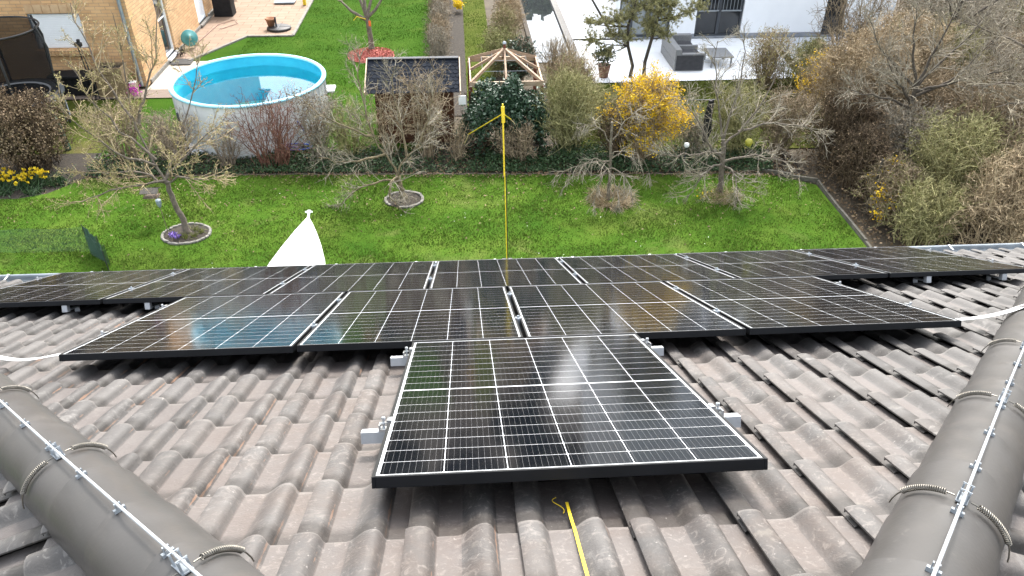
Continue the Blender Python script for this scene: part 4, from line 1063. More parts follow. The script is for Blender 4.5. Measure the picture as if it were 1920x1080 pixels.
mb.leaves(rg, np.stack([x, y, rg.uniform(.0, .05, n)], 1), .03, .55, up=1.5); tag(mb.build('leaf_litter', M['brownleaf']), 'fallen brown leaves on the planting bed', 'leaf litter', kind='stuff')

# thicket on the right
TH = [
 ((7.75, 13.2), (.75, .6), 1.6, 'dark brown bramble at the top corner of the lawn kerb', 'tw_dark', 'brownleaf', 1200, 60),
 ((7.65, 12.0), (.55, .7), 1.35, 'dark brown shrub along the middle of the lawn kerb', 'tw_dark', 'brownleaf', 900, 60),
 ((7.75, 10.9), (.55, .6), 1.15, 'low bush with a few yellow flowers along the right lawn edge', 'tw_brown', 'greenleaf', 1700, 60),
 ((7.9, 9.9), (.65, .6), 1.2, 'olive bush at the near right corner of the lawn by the gutter', 'tw_green', 'greenleaf', 1500, 60),
 ((8.8, 12.6), (.9, .9), 1.55, 'grey brown bare shrub rising behind the lawn corner', 'tw_grey', 'tan', 1300, 80),
 ((8.9, 11.0), (.9, .9), 1.9, 'shrub with fresh yellow green leaves in the middle of the thicket', 'tw_green', 'greenleaf', 4200, 80),
 ((9.1, 9.5), (1.0, .9), 1.8, 'tan twigged bush above the right end of the gutter', 'tw_tan', 'tan', 1800, 80),
 ((10.2, 12.0), (1.0, 1.0), 2.0, 'orange brown leafy bush in the thicket at the right', 'tw_brown', 'tan', 3500, 90),
 ((10.3, 10.2), (1.0, 1.0), 2.1, 'brown green bush at the lower right edge of the picture beyond the gutter', 'tw_brown', 'greenleaf', 3600, 80),
 ((11.4, 11.3), (1.0, 1.0), 2.4, 'brown bush cut by the right picture edge, middle height', 'tw_brown', 'brownleaf', 2500, 80),
 ((8.6, 14.6), (1.1, .9), 2.3, 'tan leaved hedge shrub left of the thicket behind the lawn corner', 'tw_tan', 'tan', 5200, 110),
 ((9.9, 15.4), (1.2, 1.0), 2.4, 'dense tan leaved hedge shrub in front of the grey paving', 'tw_tan', 'tan', 5600, 110),
 ((10.4, 13.8), (1.0, .9), 1.8, 'grey green bare shrub below the right bare tree', 'tw_brown', 'tan', 900, 90),
 ((11.8, 13.6), (1.1, 1.0), 2.3, 'olive grey shrub behind the orange brown bush', 'tw_grey', 'greenleaf', 1100, 90),
 ((13.0, 15.0), (1.3, 1.1), 2.3, 'brown grey shrub at the far right of the thicket', 'tw_brown', 'tan', 1500, 90),
 ((11.4, 16.6), (1.2, 1.0), 1.9, 'yellow green leafing shrub behind the right bare tree', 'tw_green', 'greenleaf', 3600, 80),
 ((13.2, 18.0), (1.4, 1.1), 2.0, 'brown bare shrub in the far right corner behind the thicket', 'tw_grey', 'brownleaf', 1500, 80),
 ((14.6, 20.2), (1.4, 1.1), 2.0, 'brown shrub at the foot of the white house right corner', 'tw_grey', 'tan', 1800, 80),
 ((15.6, 17.6), (1.4, 1.1), 2.2, 'grey brown shrub at the right picture edge near the top', 'tw_mauve', 'brownleaf', 1500, 80),
 ((16.6, 21.5), (1.6, 1.2), 2.3, 'olive shrub in the upper right corner of the picture', 'tw_green', 'greenleaf', 2200, 80),
 ((14.9, 22.9), (1.4, 1.1), 2.2, 'dark green leafed shrub just right of the white house', 'tw_brown', 'greenleaf', 2500, 70),
 ((12.4, 12.2), (1.0, 1.0), 2.4, 'dark twigged bush by the right picture edge, behind the cut brown bush', 'tw_brown', 'tan', 1500, 70),
]
for i, (loc, rad, h, lab, tw, lf, nl, st) in enumerate(TH):
    shrub('thicket_shrub', loc, rad, h, lab, 'shrub', M[tw], 300 + i, stems=st, k1=9, k2=5, r=.0112, base=.55, leaf=M['olive_leaf'] if lf == 'greenleaf' else M[lf], nleaf=int(nl * 1.15), lsize=.022, wild=36)
mb = MB(); rg = np.random.default_rng(330)
for cx, cy, cz, n in [(7.55, 11.35, .75, 26), (7.75, 11.2, .85, 20), (7.5, 10.85, .5, 30), (7.35, 10.5, .35, 40), (7.6, 10.45, .6, 24), (7.85, 11.3, 1.05, 30), (7.4, 10.7, .75, 30)]:
    mb.leaves(rg, np.array([cx, cy, cz]) + rg.normal(0, .07, (n, 3)), .03, .7)
tag(mb.build('yellow_sprays', M['fors'], None, loc=(7.5, 10.9, 0)), 'sprays of small yellow flowers at the right edge of the lawn', 'flower')
mb = MB(); n = 16000; x = rg.uniform(7.05, 15, n); y = rg.uniform(8, 18.5, n)
mb.leaves(rg, np.stack([x, y, rg.uniform(-.03, .22, n)], 1), .035, .55, up=.8); tag(mb.build('undergrowth', M['brownleaf']), 'brown undergrowth on the ground below the thicket', 'undergrowth', kind='stuff')
for (x, y, ln) in [(7.5, 11.15, .9), (8.75, 9.7, .8)]:
    mb = MB(); mb.tube([(x, y, 0), (x + .02, y, ln * 1.3)], .022, 8)
    tag(mb.build('fence_post', M['bark_dark'], None, loc=(x, y, 0)), 'thin dark fence post ' + ('beside the yellow sprays by the lawn kerb' if x < 8 else 'in the thicket near the gutter'), 'post')
# bare trees right
tree('bare_tree', (8.75, 12.75), [(0, 0, 0), (.03, 0, .7), (0, .03, 1.3), (.02, .06, 2.0)],
     [[(0,.05,1.5),(-.5,-.1,1.75),(-1.0,-.1,1.85),(-1.5,-.1,1.95)], [(0,.05,1.7),(.5,-.1,2.0),(.95,0,2.4),(1.4,.1,2.9)], [(0,.06,1.9),(-.2,.05,2.5),(-.35,.1,3.0),(-.4,.15,3.5)], [(.02,.06,2.0),(.2,.1,2.6),(.35,.15,3.1),(.45,.2,3.6)],
      [(0,.05,1.6),(-.45,-.3,2.0),(-.8,-.4,2.3),(-1.1,-.5,2.7)], [(0,.05,1.8),(.5,-.3,2.1),(1.0,-.4,2.3),(1.5,-.5,2.5)], [(0,.06,1.9),(-.5,.2,2.3),(-.9,.3,2.7),(-1.15,.4,3.2)], [(.02,.06,1.9),(.6,.3,2.4),(1.1,.5,2.9),(1.5,.7,3.4)]],
     'bare tree with upswept dark branches rising out of the middle of the thicket', 'tree', M['bark_dark'], M['tw_grey'], 351, r0=.06, k1=13, k2=8, k3=2, L1=.85, L2=.42, L3=.2, rtw=.0062, wob=.17, rl=.55)
tree('bare_tree', (11.3, 11.8), [(0, 0, 0), (-.03, 0, .8), (-.1, .0, 1.7), (-.12, .0, 2.5)],
     [[(-.1,0,1.9),(-.8,-.1,2.3),(-1.5,-.2,2.45),(-2.3,-.3,2.4)], [(-.1,0,2.4),(-.7,0,3.0),(-1.2,.1,3.4),(-1.7,.2,3.8)], [(-.12,0,2.5),(.2,0,3.0),(.5,.1,3.5),(.7,.1,4.0)], [(-.1,0,2.1),(-.7,-.5,2.6),(-1.3,-.7,2.8),(-1.9,-.8,3.1)],
      [(-.12,0,2.4),(-.2,.3,3.2),(-.3,.5,3.7),(-.4,.6,4.1)], [(-.1,0,1.8),(-.6,-.4,2.1),(-1.2,-.5,2.2),(-1.9,-.6,2.1)], [(-.1,0,2.2),(-.7,.4,2.7),(-1.3,.7,3.0),(-2.0,1.0,3.2)]],
     'large bare tree reaching in from the right picture edge with long level branches', 'tree', M['bark'], M['tw_pale'], 352, r0=.08, k1=12, k2=8, k3=2, L1=.95, L2=.45, L3=.2, rtw=.0064, wob=.17, rl=.5)
tree('bare_tree', (12.2, 17.6), [(0, 0, 0), (.05, 0, .7), (.1, .05, 1.5), (.15, .1, 2.2)],
     [[(.1,0,1.3),(-.5,0,1.9),(-.9,.1,2.5),(-1.2,.1,3.2)], [(.1,0,1.6),(.8,.1,2.1),(1.5,.1,2.6),(2.1,.2,3.0)], [(.15,.1,2.2),(0,.1,3.0),(-.2,.2,3.6),(-.3,.2,4.2)], [(.15,.1,2.1),(.5,.1,2.9),(.9,.2,3.5),(1.2,.2,4.1)], [(.1,.05,1.7),(-.4,-.3,2.3),(-.8,-.4,2.7),(-1.1,-.5,3.3)]],
     'bare tree behind the thicket beside the right corner of the white house', 'tree', M['bark_dark'], M['tw_grey'], 353, rl=.55, r0=.07, k1=16, k2=10, k3=3, L1=1.05, L2=.5, L3=.22, rtw=.0068, wob=.2)
shrub('vase_shrub', (10.3, 18.9), (1.25, .8), 3.0, 'vase shaped bare shrub with long upright stems in front of the white house wall', 'shrub', M['tw_brown'], 354, stems=46, k1=7, k2=4, r=.014, base=.12, arch=-.02)
shrub('leafy_shrub', (7.75, 17.9), (.7, .5), 1.45, 'pale leafing shrub in front of the right half of the white terrace', 'shrub', M['tw_tan'], 355, stems=60, k1=8, k2=4, leaf=M['bud'], nleaf=3200, lsize=.02)
shrub('leafy_shrub', (8.7, 17.7), (.8, .6), 1.3, 'thin upright shrub at the right end of the white terrace', 'shrub', M['tw_green'], 356, stems=60, k1=7, k2=3, base=.5, arch=0, leaf=M['greenleaf'], nleaf=900, lsize=.014)
shrub('yellow_shrub', (8.35, 16.2), (.4, .5), 1.5, 'narrow yellow flowering bush left of the tan hedge', 'shrub', M['tw_tan'], 357, stems=46, k1=7, k2=3, leaf=M['fors'], nleaf=1500, lsize=.02)
shrub('conifer_bush', (9.75, 19.6), (.5, .4), .7, 'small dark green bush at the corner of the white terrace', 'bush', M['tw_green'], 358, stems=50, k1=8, k2=3, leaf=M['needle'], nleaf=3500, lsize=.035, lasp=.3)

# bushes along the grass strip and pond
HS = [((.95, 21.2), (.42, .5), 1.2, 'tan and green bush left of the pond, nearest the timber roof frame', 'tw_green', 'tan'), ((1.25, 22.8), (.5, .8), 1.1, 'dry tan bush on the left bank of the pond', 'tw_tan', 'tan'),
      ((1.3, 24.8), (.45, .8), 1.0, 'brown bush on the left pond bank near the upper picture edge', 'tw_brown', 'tan'), ((.75, 19.3), (.5, .6), 1.2, 'dense olive bush behind the timber roof frame', 'tw_green', 'greenleaf')]
for i, (loc, rad, h, lab, tw, lf) in enumerate(HS):
    shrub('bank_bush', loc, rad, h, lab, 'bush', M[tw], 400 + i, stems=55, k1=8, k2=3, leaf=M[lf], nleaf=2600, lsize=.022, base=.5)
shrub('dark_evergreen', (1.25, 18.4), (.42, .4), 1.15, 'dark evergreen bush inside the timber roof frame', 'bush', M['tw_dark'], 406, stems=50, k1=8, k2=3, leaf=M['ivy'], nleaf=2600, lsize=.03)
shrub('reed_clump', (2.35, 18.7), (.6, .5), 1.15, 'tan reed clump at the near end of the pond', 'reeds', M['tw_tan'], 407, stems=150, k1=3, k2=0, r=.008, base=.5, arch=0.02)
shrub('reed_clump', (2.55, 17.3), (.75, .6), 1.15, 'olive and tan grassy shrub in front of the pond reeds', 'reeds', M['tw_tan'], 408, stems=120, k1=6, k2=2, r=.008, base=.5, leaf=M['greenleaf'], nleaf=1200, lsize=.016)
shrub('fountain_shrub', (2.9, 15.6), (.8, .7), .9, 'low olive shrub on the rough grass behind the forsythia', 'shrub', M['tw_green'], 409, stems=90, k1=7, k2=3)
for i, (x, y, r) in enumerate([(3.15, 18.35, .17), (3.0, 18.0, .13), (2.75, 18.3, .12)]):
    mb = MB(); rg = np.random.default_rng(420 + i)
    th_ = np.linspace(0, np.pi, 9); mb.lathe([(r * math.sin(t) * (1 + .1 * math.sin(3 * t + i)), r * .8 * math.cos(t) + r * .5) for t in th_[::-1]], (x, y, 0), 14)
    mb.V[0] = mb.V[0] + rg.normal(0, r * .06, mb.V[0].shape)
    tag(mb.build('boulder', M['stone'], None, loc=(x, y, 0), smooth=True), ['large grey boulder at the corner of the white terrace', 'round boulder in front of the terrace corner boulder', 'small boulder among the reeds by the pond'][i], 'boulder', 'boulders by the pond')
# hedge along the garden path
for i, y in enumerate([20.4, 21.7, 23.0, 24.3, 25.6, 26.9]):
    shrub('path_hedge_shrub', (-.93, y), (.36, .75), .95, ['nearest brown shrub of the bare hedge along the garden path', 'second brown shrub of the bare path hedge, by the shed ridge', 'third shrub of the bare hedge along the garden path',
       'fourth shrub of the bare hedge along the garden path', 'fifth shrub of the bare path hedge near the top of the picture', 'farthest shrub of the bare path hedge at the upper picture edge'][i], 'shrub', M['tw_brown'] if i % 2 else M['tw_grey'], 430 + i, stems=60, k1=8, k2=3, base=.6, leaf=M['brownleaf'], nleaf=500, lsize=.018, group='shrubs of the path hedge')
mb = MB(); rg = np.random.default_rng(440); mb.leaves(rg, np.array([-.3, 25.6, .25]) + rg.normal(0, .10, (160, 3)) * (.7, 1.0, .7), .05, .7); tag(mb.build('yellow_flowers', M['daff'], None, loc=(-.3, 25.6, 0)), 'small yellow flowers beside the garden path near the top of the picture', 'flower')
mb = MB(); mb.leaves(rg, np.array([-.25, 26.9, .3]) + rg.normal(0, .09, (60, 3)), .035, .7); tag(mb.build('red_flowers', M['orange'], None, loc=(-.25, 26.9, 0)), 'small orange red flowers beside the garden path at the top edge', 'flower')

# pruned tree on the neighbour lawn
tree('pruned_tree', (-2.93, 21.6), [(0, 0, 0), (.0, 0, .4), (-.03, 0, .8), (-.05, 0, 1.0)],
     [[(-.05,0,.9),(-.45,0,1.15),(-.8,.1,1.4),(-1.25,.2,1.7)], [(-.05,0,.95),(.3,0,1.25),(.55,.1,1.6),(.8,.1,2.0)], [(-.05,0,1.0),(-.12,.1,1.5),(-.2,.2,2.0),(-.25,.2,2.6)], [(-.05,0,.98),(-.3,.3,1.5),(-.5,.5,2.0),(-.6,.6,2.6)], [(-.05,0,.98),(.1,.3,1.4),(.3,.5,1.9),(.4,.6,2.4)]],
     'heavily pruned pale tree with an orange tag on the neighbouring lawn', 'tree', M['bark_pale'], M['tw_pale'], 451, r0=.085, k1=4, k2=3, L1=.5, L2=.22, rtw=.008, rl=.7)
mb = MB(); mb.box((-2.93, 21.50, .74), (-2.86, 21.52, .90)); tag(bevel(mb.build('tree_tag', M['orange'], None, loc=(-2.9, 21.51, .8)), .008), 'orange tag tied to the trunk of the pruned tree', 'tag')
mb = MB(); mb.tube([(-3.0, 21.5, .95), (-3.25, 21.5, 1.03), (-3.35, 21.5, .92)], .012, 6); tag(mb.build('tie_band', M['yellow'], None, loc=(-3.0, 21.5, .95)), 'yellow band round a limb of the pruned tree', 'band')
mb = MB(); mb.lathe([(0, .05), (.4, .045), (.62, .02), (.68, 0)], (0, 0, 0), 34); mb.V[0] = mb.V[0] * (1, .9, 1) + (-2.9, 21.1, 0); rg = np.random.default_rng(452)
v = rg.uniform(-1, 1, (2600, 2)); v = v[(v ** 2).sum(1) < 1]; mb.leaves(rg, np.stack([-2.9 + v[:, 0] * .68, 21.1 + v[:, 1] * .62, .055 + .02 * rg.uniform(size=len(v))], 1), .03, .5, up=1.2)
tag(mb.build('bark_mulch_bed', M['redmulch'], None, loc=(-2.9, 21.1, 0)), 'round bed of red bark mulch under the pruned tree behind the shed', 'mulch bed')

# pine by the white terrace
def pine(loc, trunks, tufts, lab, seed):
    rg = np.random.default_rng(seed); th = thing('pine_tree', (loc[0], loc[1], 0), lab, 'tree'); o = np.array([*loc, 0])
    mb = MB()
    for P in trunks:
        P = np.array(P, float) + o; mb.tube(P, np.linspace(.055, .022, len(P)), 7)
    mb.build('trunk', M['bark_dark'], th, smooth=True)
    br = MB(); nd = MB()
    for (cx, cy, cz, r, n) in tufts:
        c = o + (cx, cy, cz)
        best = min((np.array(p, float) + o for P in trunks for p in P), key=lambda q: np.linalg.norm(q - c) + (2 if q[2] > c[2] + .15 else 0))
        br.tube(np.array([best, (best + c) / 2 + (0, 0, -.03), c]), [.02, .014, .008], 5)
        r = r * 1.2; n = int(n * 1.25); S = np.repeat(c[None], n, 0); D = unit(rg.normal(size=(n, 3)) * (1, 1, .45) + (0, 0, .25))
        P = grow(rg, S, D, r * rg.uniform(.5, 1.1, n), 3, .25, .08); br.poly_segs(P, .006, .003, 3)
        A = P[:, 1:].reshape(-1, 3); A = np.repeat(A, 18, 0); k = len(A)
        D2 = unit(rg.normal(size=(k, 3)) + (0, 0, .5)); nd.segs(A, A + D2 * rg.uniform(.04, .08, k)[:, None], .0052, .002, 3)
    br.build('branches', M['bark_dark'], th); nd.build('needles', M['needle'], th)
rg = np.random.default_rng(460)
tf = [(-1.25,0,1.05,.35,22),(-.85,.1,1.15,.35,24),(-1.0,0,1.55,.35,24),(-.7,-.1,1.6,.4,26),(-.3,.1,1.65,.45,30),(-.35,0,1.1,.35,22),(0,.1,1.9,.4,28),(.3,0,2.05,.4,28),(-.2,.2,2.35,.45,30),(.45,.1,1.75,.45,30),
      (.75,.1,1.95,.35,24),(.4,0,1.3,.35,24),(.15,0,1.45,.35,24),(.8,0,1.6,.3,18),(1.25,.1,1.75,.35,22),(1.5,.1,1.85,.25,14),(.1,.2,2.7,.45,28),(.6,.2,2.5,.45,26),(-.6,.2,2.1,.35,20),(.65,0,1.2,.3,18),(-.8,0,.75,.25,12),(-1.35,.1,1.5,.22,12)]
pine((4.5, 18.75), [[(-.15,.15,0),(-.12,.1,.35),(-.3,.1,.9),(-.35,.1,1.4),(-.2,.1,2.0),(-.1,.2,2.8)], [(.18,-.05,0),(.17,-.05,.5),(.3,0,1.1),(.4,0,1.6),(.45,.1,2.1),(.4,.2,2.7)]], tf, 'pine with two thin trunks and flat needle layers in front of the white house', 461)

# far tree line seen only mirrored in the pond and panels
mb = MB(); wood = MB(); rg = np.random.default_rng(470)
for i in range(26):
    x = -34 + i * 2.7 + rg.normal(0, .5); y = 46 + rg.normal(0, 3); h = rg.uniform(3.2, 5.0)
    wood.tube([(x, y, 0), (x, y, h * .7)], [.18, .06], 6)
    v = unit(rg.normal(size=(420, 3))); c = np.array([x, y, h * .6]) + v * (1.5, 1.5, h * .42) * rg.uniform(.4, 1, (420, 1)) ** .5
    mb.leaves(rg, c, .38, .8)
mb.F += [(f + mb.n, 1) for f, _ in wood.F]; mb.V += wood.V; mb.n += wood.n
tag(mb.build('distant_wood', [M['cover'], M['bark']]), 'dark row of trees far behind the neighbouring houses', 'wood', kind='stuff')
rg = np.random.default_rng(471); mb = MB()
for x, y, h in [(1.7, 34.0, 2.2), (2.45, 34.2, 2.9), (1.0, 34.6, 2.0)]:
    v = unit(rg.normal(size=(1400, 3))); c = np.array([x, y, h * .5]) + v * (.45, .45, h * .5) * rg.uniform(.5, 1, (1400, 1)) ** .5
    mb.leaves(rg, c, .09, .6)
tag(mb.build('dark_hedge', M['ivy'], None, loc=(1.6, 32, 0)), 'dark hedge mirrored in the pond at its far end', 'hedge')

#@@BUILD
# ------------------------------------------------------------------ brick house
bh = thing('brick_house', (-11.5, 22, 0), 'sand coloured brick house with white shuttered window and a terrace beside it', 'house')
WX0, WX1, WZ0, WZ1 = -11.09, -9.81, 1.02, 1.92
mb = MB()
mb.box((-16, 18.9, 0), (WX0, 19.14, 6.3)); mb.box((WX1, 18.9, 0), (-8.6, 19.14, 6.3)); mb.box((WX0, 18.9, 0), (WX1, 19.14, WZ0)); mb.box((WX0, 18.9, WZ1), (WX1, 19.14, 6.3))
mb.build('front_wall', M['brick'], bh)
mb = MB()
D0y, D1y, E0y, E1y = 20.72, 21.58, 24.1, 25.1
for a, b in ((19.14, D0y), (D1y, E0y), (E1y, 30)): mb.box((-8.84, a, 0), (-8.6, b, 6.3))
mb.box((-8.84, D0y, 2.1), (-8.6, D1y, 6.3)); mb.box((-8.84, E0y, 2.15), (-8.6, E1y, 6.3)); mb.box((-8.84, D0y, 0), (-8.6, D1y, .12)); mb.box((-8.84, E0y, 0), (-8.6, E1y, .1))
mb.build('side_wall', M['brick_side'], bh)
mb = MB(); mb.box((-16, 29.7, 0), (-8.84, 29.94, 6.3)); mb.build('rear_wall', M['brick'], bh)
mb = MB()
for y0, y1, z0, z1 in ((18.6, 24.5, 6.25, 8.4), (30.4, 24.5, 6.25, 8.4)):
    mb.sheet([(-16.5, y0, z0), (-8.3, y0, z0), (-10.5, y1, z1), (-16.5, y1, z1)] if y0 < y1 else [(-8.3, y0, z0), (-16.5, y0, z0), (-16.5, y1, z1), (-10.5, y1, z1)])
mb.sheet([(-8.3, 18.6, 6.25), (-8.3, 30.4, 6.25), (-10.5, 24.5, 8.4)])
mb.build('roof', plain('red_brown_roof', (.16, .07, .05), (.11, .05, .035), scale=5, rough=.8), bh)
wi = MB(); wi.box((WX0 + .03, 18.985, WZ0 + .02), (WX1 - .03, 19.03, WZ1 - .03)); win = wi.build('window', plain('white_roller_shutter', (.82, .85, .87), (.79, .82, .84), rough=.45, scale=2), bh)
mb = MB()
for z in np.arange(WZ0 + .05, WZ1 - .04, .045): mb.box((WX0 + .05, 18.979, z), (WX1 - .05, 18.984, z + .036))
mb.build('shutter', plain('white_shutter_slats', (.84, .86, .88), (.81, .83, .85), rough=.45, scale=2), win)
mb = MB(); mb.box((WX0, 18.96, WZ0), (WX0 + .03, 19.05, WZ1)); mb.box((WX1 - .03, 18.96, WZ0), (WX1, 19.05, WZ1)); mb.box((WX0 + .03, 18.96, WZ1 - .03), (WX1 - .03, 19.05, WZ1)); mb.build('frame', M['lampgrey'], win)
mb = MB()
for i in range(17):
    x = WX0 - .07 + i * .0848; mb.box((x, 18.80, WZ0 - .13), (x + .076, 18.897, WZ0 - .005))
sl_ = bevel(mb.build('sill', M['brick'], bh), .006, 1)
mb = MB()
for i in range(6):
    x = WX0 + .02 + i * .21; mb.box((x, 18.885, WZ1 + .012), (x + .195, 18.898, WZ1 + .22))
mb.build('lintel', plain('pale_brick_lintel', (.52, .36, .21), (.44, .28, .15), scale=6, rough=.85, bump=.2), bh)
mb = MB(); mb.tube([(-8.72, 18.82, .05), (-8.72, 18.82, 6.2)], .045, 12); mb.build('downpipe', M['zinc'], bh, smooth=True)
for nm, y0, y1, z0, z1, g in (('glazed_door', D0y, D1y, .12, 2.1, 'anth'), ('terrace_door', E0y, E1y, .1, 2.15, 'white')):
    mb = MB(); mb.box((-8.74, y0 + .06, z0 + .06), (-8.71, y1 - .06, z1 - .06)); dr = mb.build(nm, M['glass_dark'] if g == 'anth' else M['white'], bh)
    mb = MB(); mb.box((-8.78, y0, z0), (-8.66, y0 + .06, z1)); mb.box((-8.78, y1 - .06, z0), (-8.66, y1, z1)); mb.box((-8.78, y0 + .06, z0), (-8.66, y1 - .06, z0 + .06)); mb.box((-8.78, y0 + .06, z1 - .06), (-8.66, y1 - .06, z1))
    mb.box((-8.76, y0 + .06, z0 + .98), (-8.69, y1 - .06, z0 + 1.02)); mb.build('frame', M['white'], dr)
    mb = MB(); mb.box((-8.66, y0 - .02, z0 - .05), (-8.5, y1 + .02, z0)); mb.build('sill', M['white'] if g == 'anth' else M['kerb'], dr)
mb = MB(); mb.box((-8.6, 19.14, 0), (-8.555, D0y, .10)); mb.box((-8.6, D1y + .03, 0), (-8.555, E0y - .03, .10)); mb.box((-8.6, E1y + .03, 0), (-8.54, 30, .16)); mb.build('plinth', M['kerb'], bh)

# things along the brick house
ww = thing('storage_box', (-10.05, 18.45, 0), 'long black storage box against the brick wall under the window', 'storage box')
mb = MB(); mb.box((-10.75, 18.25, .04), (-9.65, 18.72, .46)); 
for x in np.linspace(-10.7, -9.72, 8): mb.box((x, 18.235, .06), (x + .06, 18.25, .44))
bevel(mb.build('body', M['black'], ww), .01); mb = MB(); mb.box((-10.78, 18.22, .46), (-9.62, 18.75, .54)); bevel(mb.build('lid', M['black'], ww), .02)
mb = MB(); mb.lathe([(0, 0), (.10, 0), (.13, .34), (.135, .36), (.12, .36), (.11, .05), (0, .05)], (-11.0, 18.35, 0), 18); tag(mb.build('bucket', M['white'], None, loc=(-11, 18.35, 0), smooth=True), 'pale plastic bucket left of the black storage box', 'bucket')
pl = thing('raised_planter', (-9.2, 18.35, 0), 'square raised wooden planter box beside the black storage box', 'planter')
mb = MB()
for i in range(4): mb.box((-9.55, 18.12, .02 + i * .19), (-8.85, 18.15, .2 + i * .19)); mb.box((-9.55, 18.55, .02 + i * .19), (-8.85, 18.58, .2 + i * .19)); mb.box((-9.55, 18.15, .02 + i * .19), (-9.52, 18.55, .2 + i * .19)); mb.box((-8.88, 18.15, .02 + i * .19), (-8.85, 18.55, .2 + i * .19))
mb.build('boards', plain('olive_brown_boards', (.24, .17, .09), (.17, .12, .065), scale=5, stretch=(6, 1, 1), rough=.8, bump=.2), pl); mb = MB(); mb.box((-9.52, 18.15, .5), (-8.88, 18.55, .7)); mb.build('soil', M['mulch'], pl)
mb = MB(); c = np.array([-9.2, 18.35, .7]); rg = np.random.default_rng(501); S = c + rg.normal(0, .12, (50, 3)) * (1.4, 1, 0); mb.poly_segs(grow(rg, S, unit(rg.normal(0, .4, (50, 3)) + (0, 0, 1)), rg.uniform(.1, .3, 50), 3, .2), .006, .002, 3); mb.build('dry_stalks', M['tw_brown'], pl)
tl = thing('garden_tool', (-9.62, 18.05, 0), 'black upright garden tool with two handles in front of the shuttered window', 'garden tool')
mb = MB(); mb.tube([(-9.62, 18.05, 0), (-9.70, 18.1, 1.36)], .016, 8); mb.tube([(-9.53, 18.05, 0), (-9.64, 18.1, 1.36)], .016, 8); mb.build('handles', M['dark'], tl, smooth=True)
mb = MB(); mb.box((-9.75, 18.04, 1.34), (-9.58, 18.14, 1.44)); mb.box((-9.68, 18.06, 1.44), (-9.60, 18.12, 1.52)); bevel(mb.build('head', M['dark'], tl), .02)
fp = thing('flower_pot', (-8.72, 18.28, 0), 'white flower pot with magenta blossoms beside the raised planter', 'flower pot')
mb = MB(); mb.lathe([(0, 0), (.08, 0), (.11, .2), (.115, .2), (.1, .19), (0, .17)], (-8.78, 18.4, .12), 16); mb.build('pot', M['white'], fp, smooth=True)
mb = MB(); mb.leaves(rg, np.array([-8.68, 18.2, .16]) + rg.normal(0, .075, (150, 3)), .026, .7, up=.4); mb.build('blossom', M['magenta'], fp)
mb = MB(); mb.leaves(rg, np.array([-8.76, 18.42, .42]) + rg.normal(0, .05, (60, 3)), .03, .5, up=.3); mb.build('leaves', M['greenleaf'], fp)
for i, (x, y) in enumerate([(-8.3, 20.45), (-7.95, 20.6)]): pass
mb = MB(); mb.box((-8.5, 20.55, .012), (-7.95, 21.05, .03)); tag(bevel(mb.build('door_mat', M['dark'], None, loc=(-8.2, 20.8, 0)), .004), 'dark mat on the ground at the terrace corner by the pool', 'mat')
hr = thing('hose_reel', (-8.33, 22.1, 0), 'round teal garden hose reel standing by the brick gable wall', 'hose reel')
AX = np.array([[.35, 0, .94], [.94, 0, -.35], [0, 1, 0]])
AX = np.array(Euler((R(68), 0, R(25))).to_matrix())
c = np.array([-8.33, 22.1, .30]); mb = MB(); mb.lathe([(0, .1), (.06, .1), (.06, .085), (.22, .085), (.235, .075), (.235, .06), (.15, .06), (.15, -.06), (.235, -.06), (.235, -.085), (.06, -.085), (0, -.09)], c, 26, axis=AX); mb.build('drum', M['teal'], hr, smooth=True)
mb = MB(); mb.tube([c + (-.12, -.12, .0), c + (-.16, -.16, -.29), c + (.12, -.05, -.29), c + (.1, .02, 0)], .014, 6); mb.tube([c + (-.1, .12, .0), c + (-.14, .14, -.29), c + (.14, .18, -.29), c + (.12, .12, 0)], .014, 6); mb.build('stand', M['dark'], hr, smooth=True)
mb = MB(); mb.tube([c + (.05, .2, -.26), (-8.2, 23.3, .03), (-8.1, 24.4, .03), (-7.7, 24.9, .03), (-7.5, 24.5, .03), (-7.9, 23.9, .03)], .011, 6); mb.build('hose', plain('brown_hose', (.24, .13, .09), rough=.5), hr, smooth=True)
mb = MB(); rg = np.random.default_rng(505); mb.leaves(rg, np.array([-8.4, 21.35, .15]) + rg.normal(0, .07, (90, 3)), .04, .4); mb.tube([(-8.45, 21.3, 0), (-8.35, 21.4, .2)], .02, 5); tag(mb.build('small_dark_plant', M['bark_dark'], None, loc=(-8.4, 21.35, 0)), 'small dark dried plant between the glazed door and the hose reel', 'plant')
gb = thing('covered_grill', (-8.15, 25.6, 0), 'barbecue grill under a black cover by the terrace door', 'grill')
mb = MB(); n = 5; zz = [0, .35, .7, .98, 1.06]; w = [.31, .30, .30, .27, .2]; dd = [.27, .26, .25, .22, .14]
V = [(-8.15 + sx * w[i], 25.6 + sy * dd[i], zz[i] + .02) for i in range(5) for sx, sy in ((-1, -1), (-.3, -1.06), (.3, -1.02), (1, -1), (1, 1), (-1, 1))]
mb.add(V, [(i * 6 + j, i * 6 + (j + 1) % 6, (i + 1) * 6 + (j + 1) % 6, (i + 1) * 6 + j) for i in range(4) for j in range(6)]); mb.addm(V[-6:], [(0, 1, 2, 3, 4, 5)]); bevel(mb.build('cover', M['black'], gb), .03)
mb = MB(); mb.box((-7.84, 25.45, .6), (-7.7, 25.75, .63)); 
for q in range(5): mb.tube([(-7.78 + q * .03, 25.4, .66), (-7.74 + q * .03, 25.36, .48)], .007, 5)
mb.build('utensil_rack', M['dark'], gb)
ps = thing('parasol_base', (-6.05, 23.85, 0), 'flat black four part parasol base on the pink terrace corner', 'parasol base')
mb = MB(); mb.lathe([(0, .0), (.36, .0), (.38, .02), (.38, .06), (.35, .08), (.08, .085), (0, .085)], (-6.05, 23.85, .012), 30); mb.build('weight', M['dark'], ps, smooth=True)
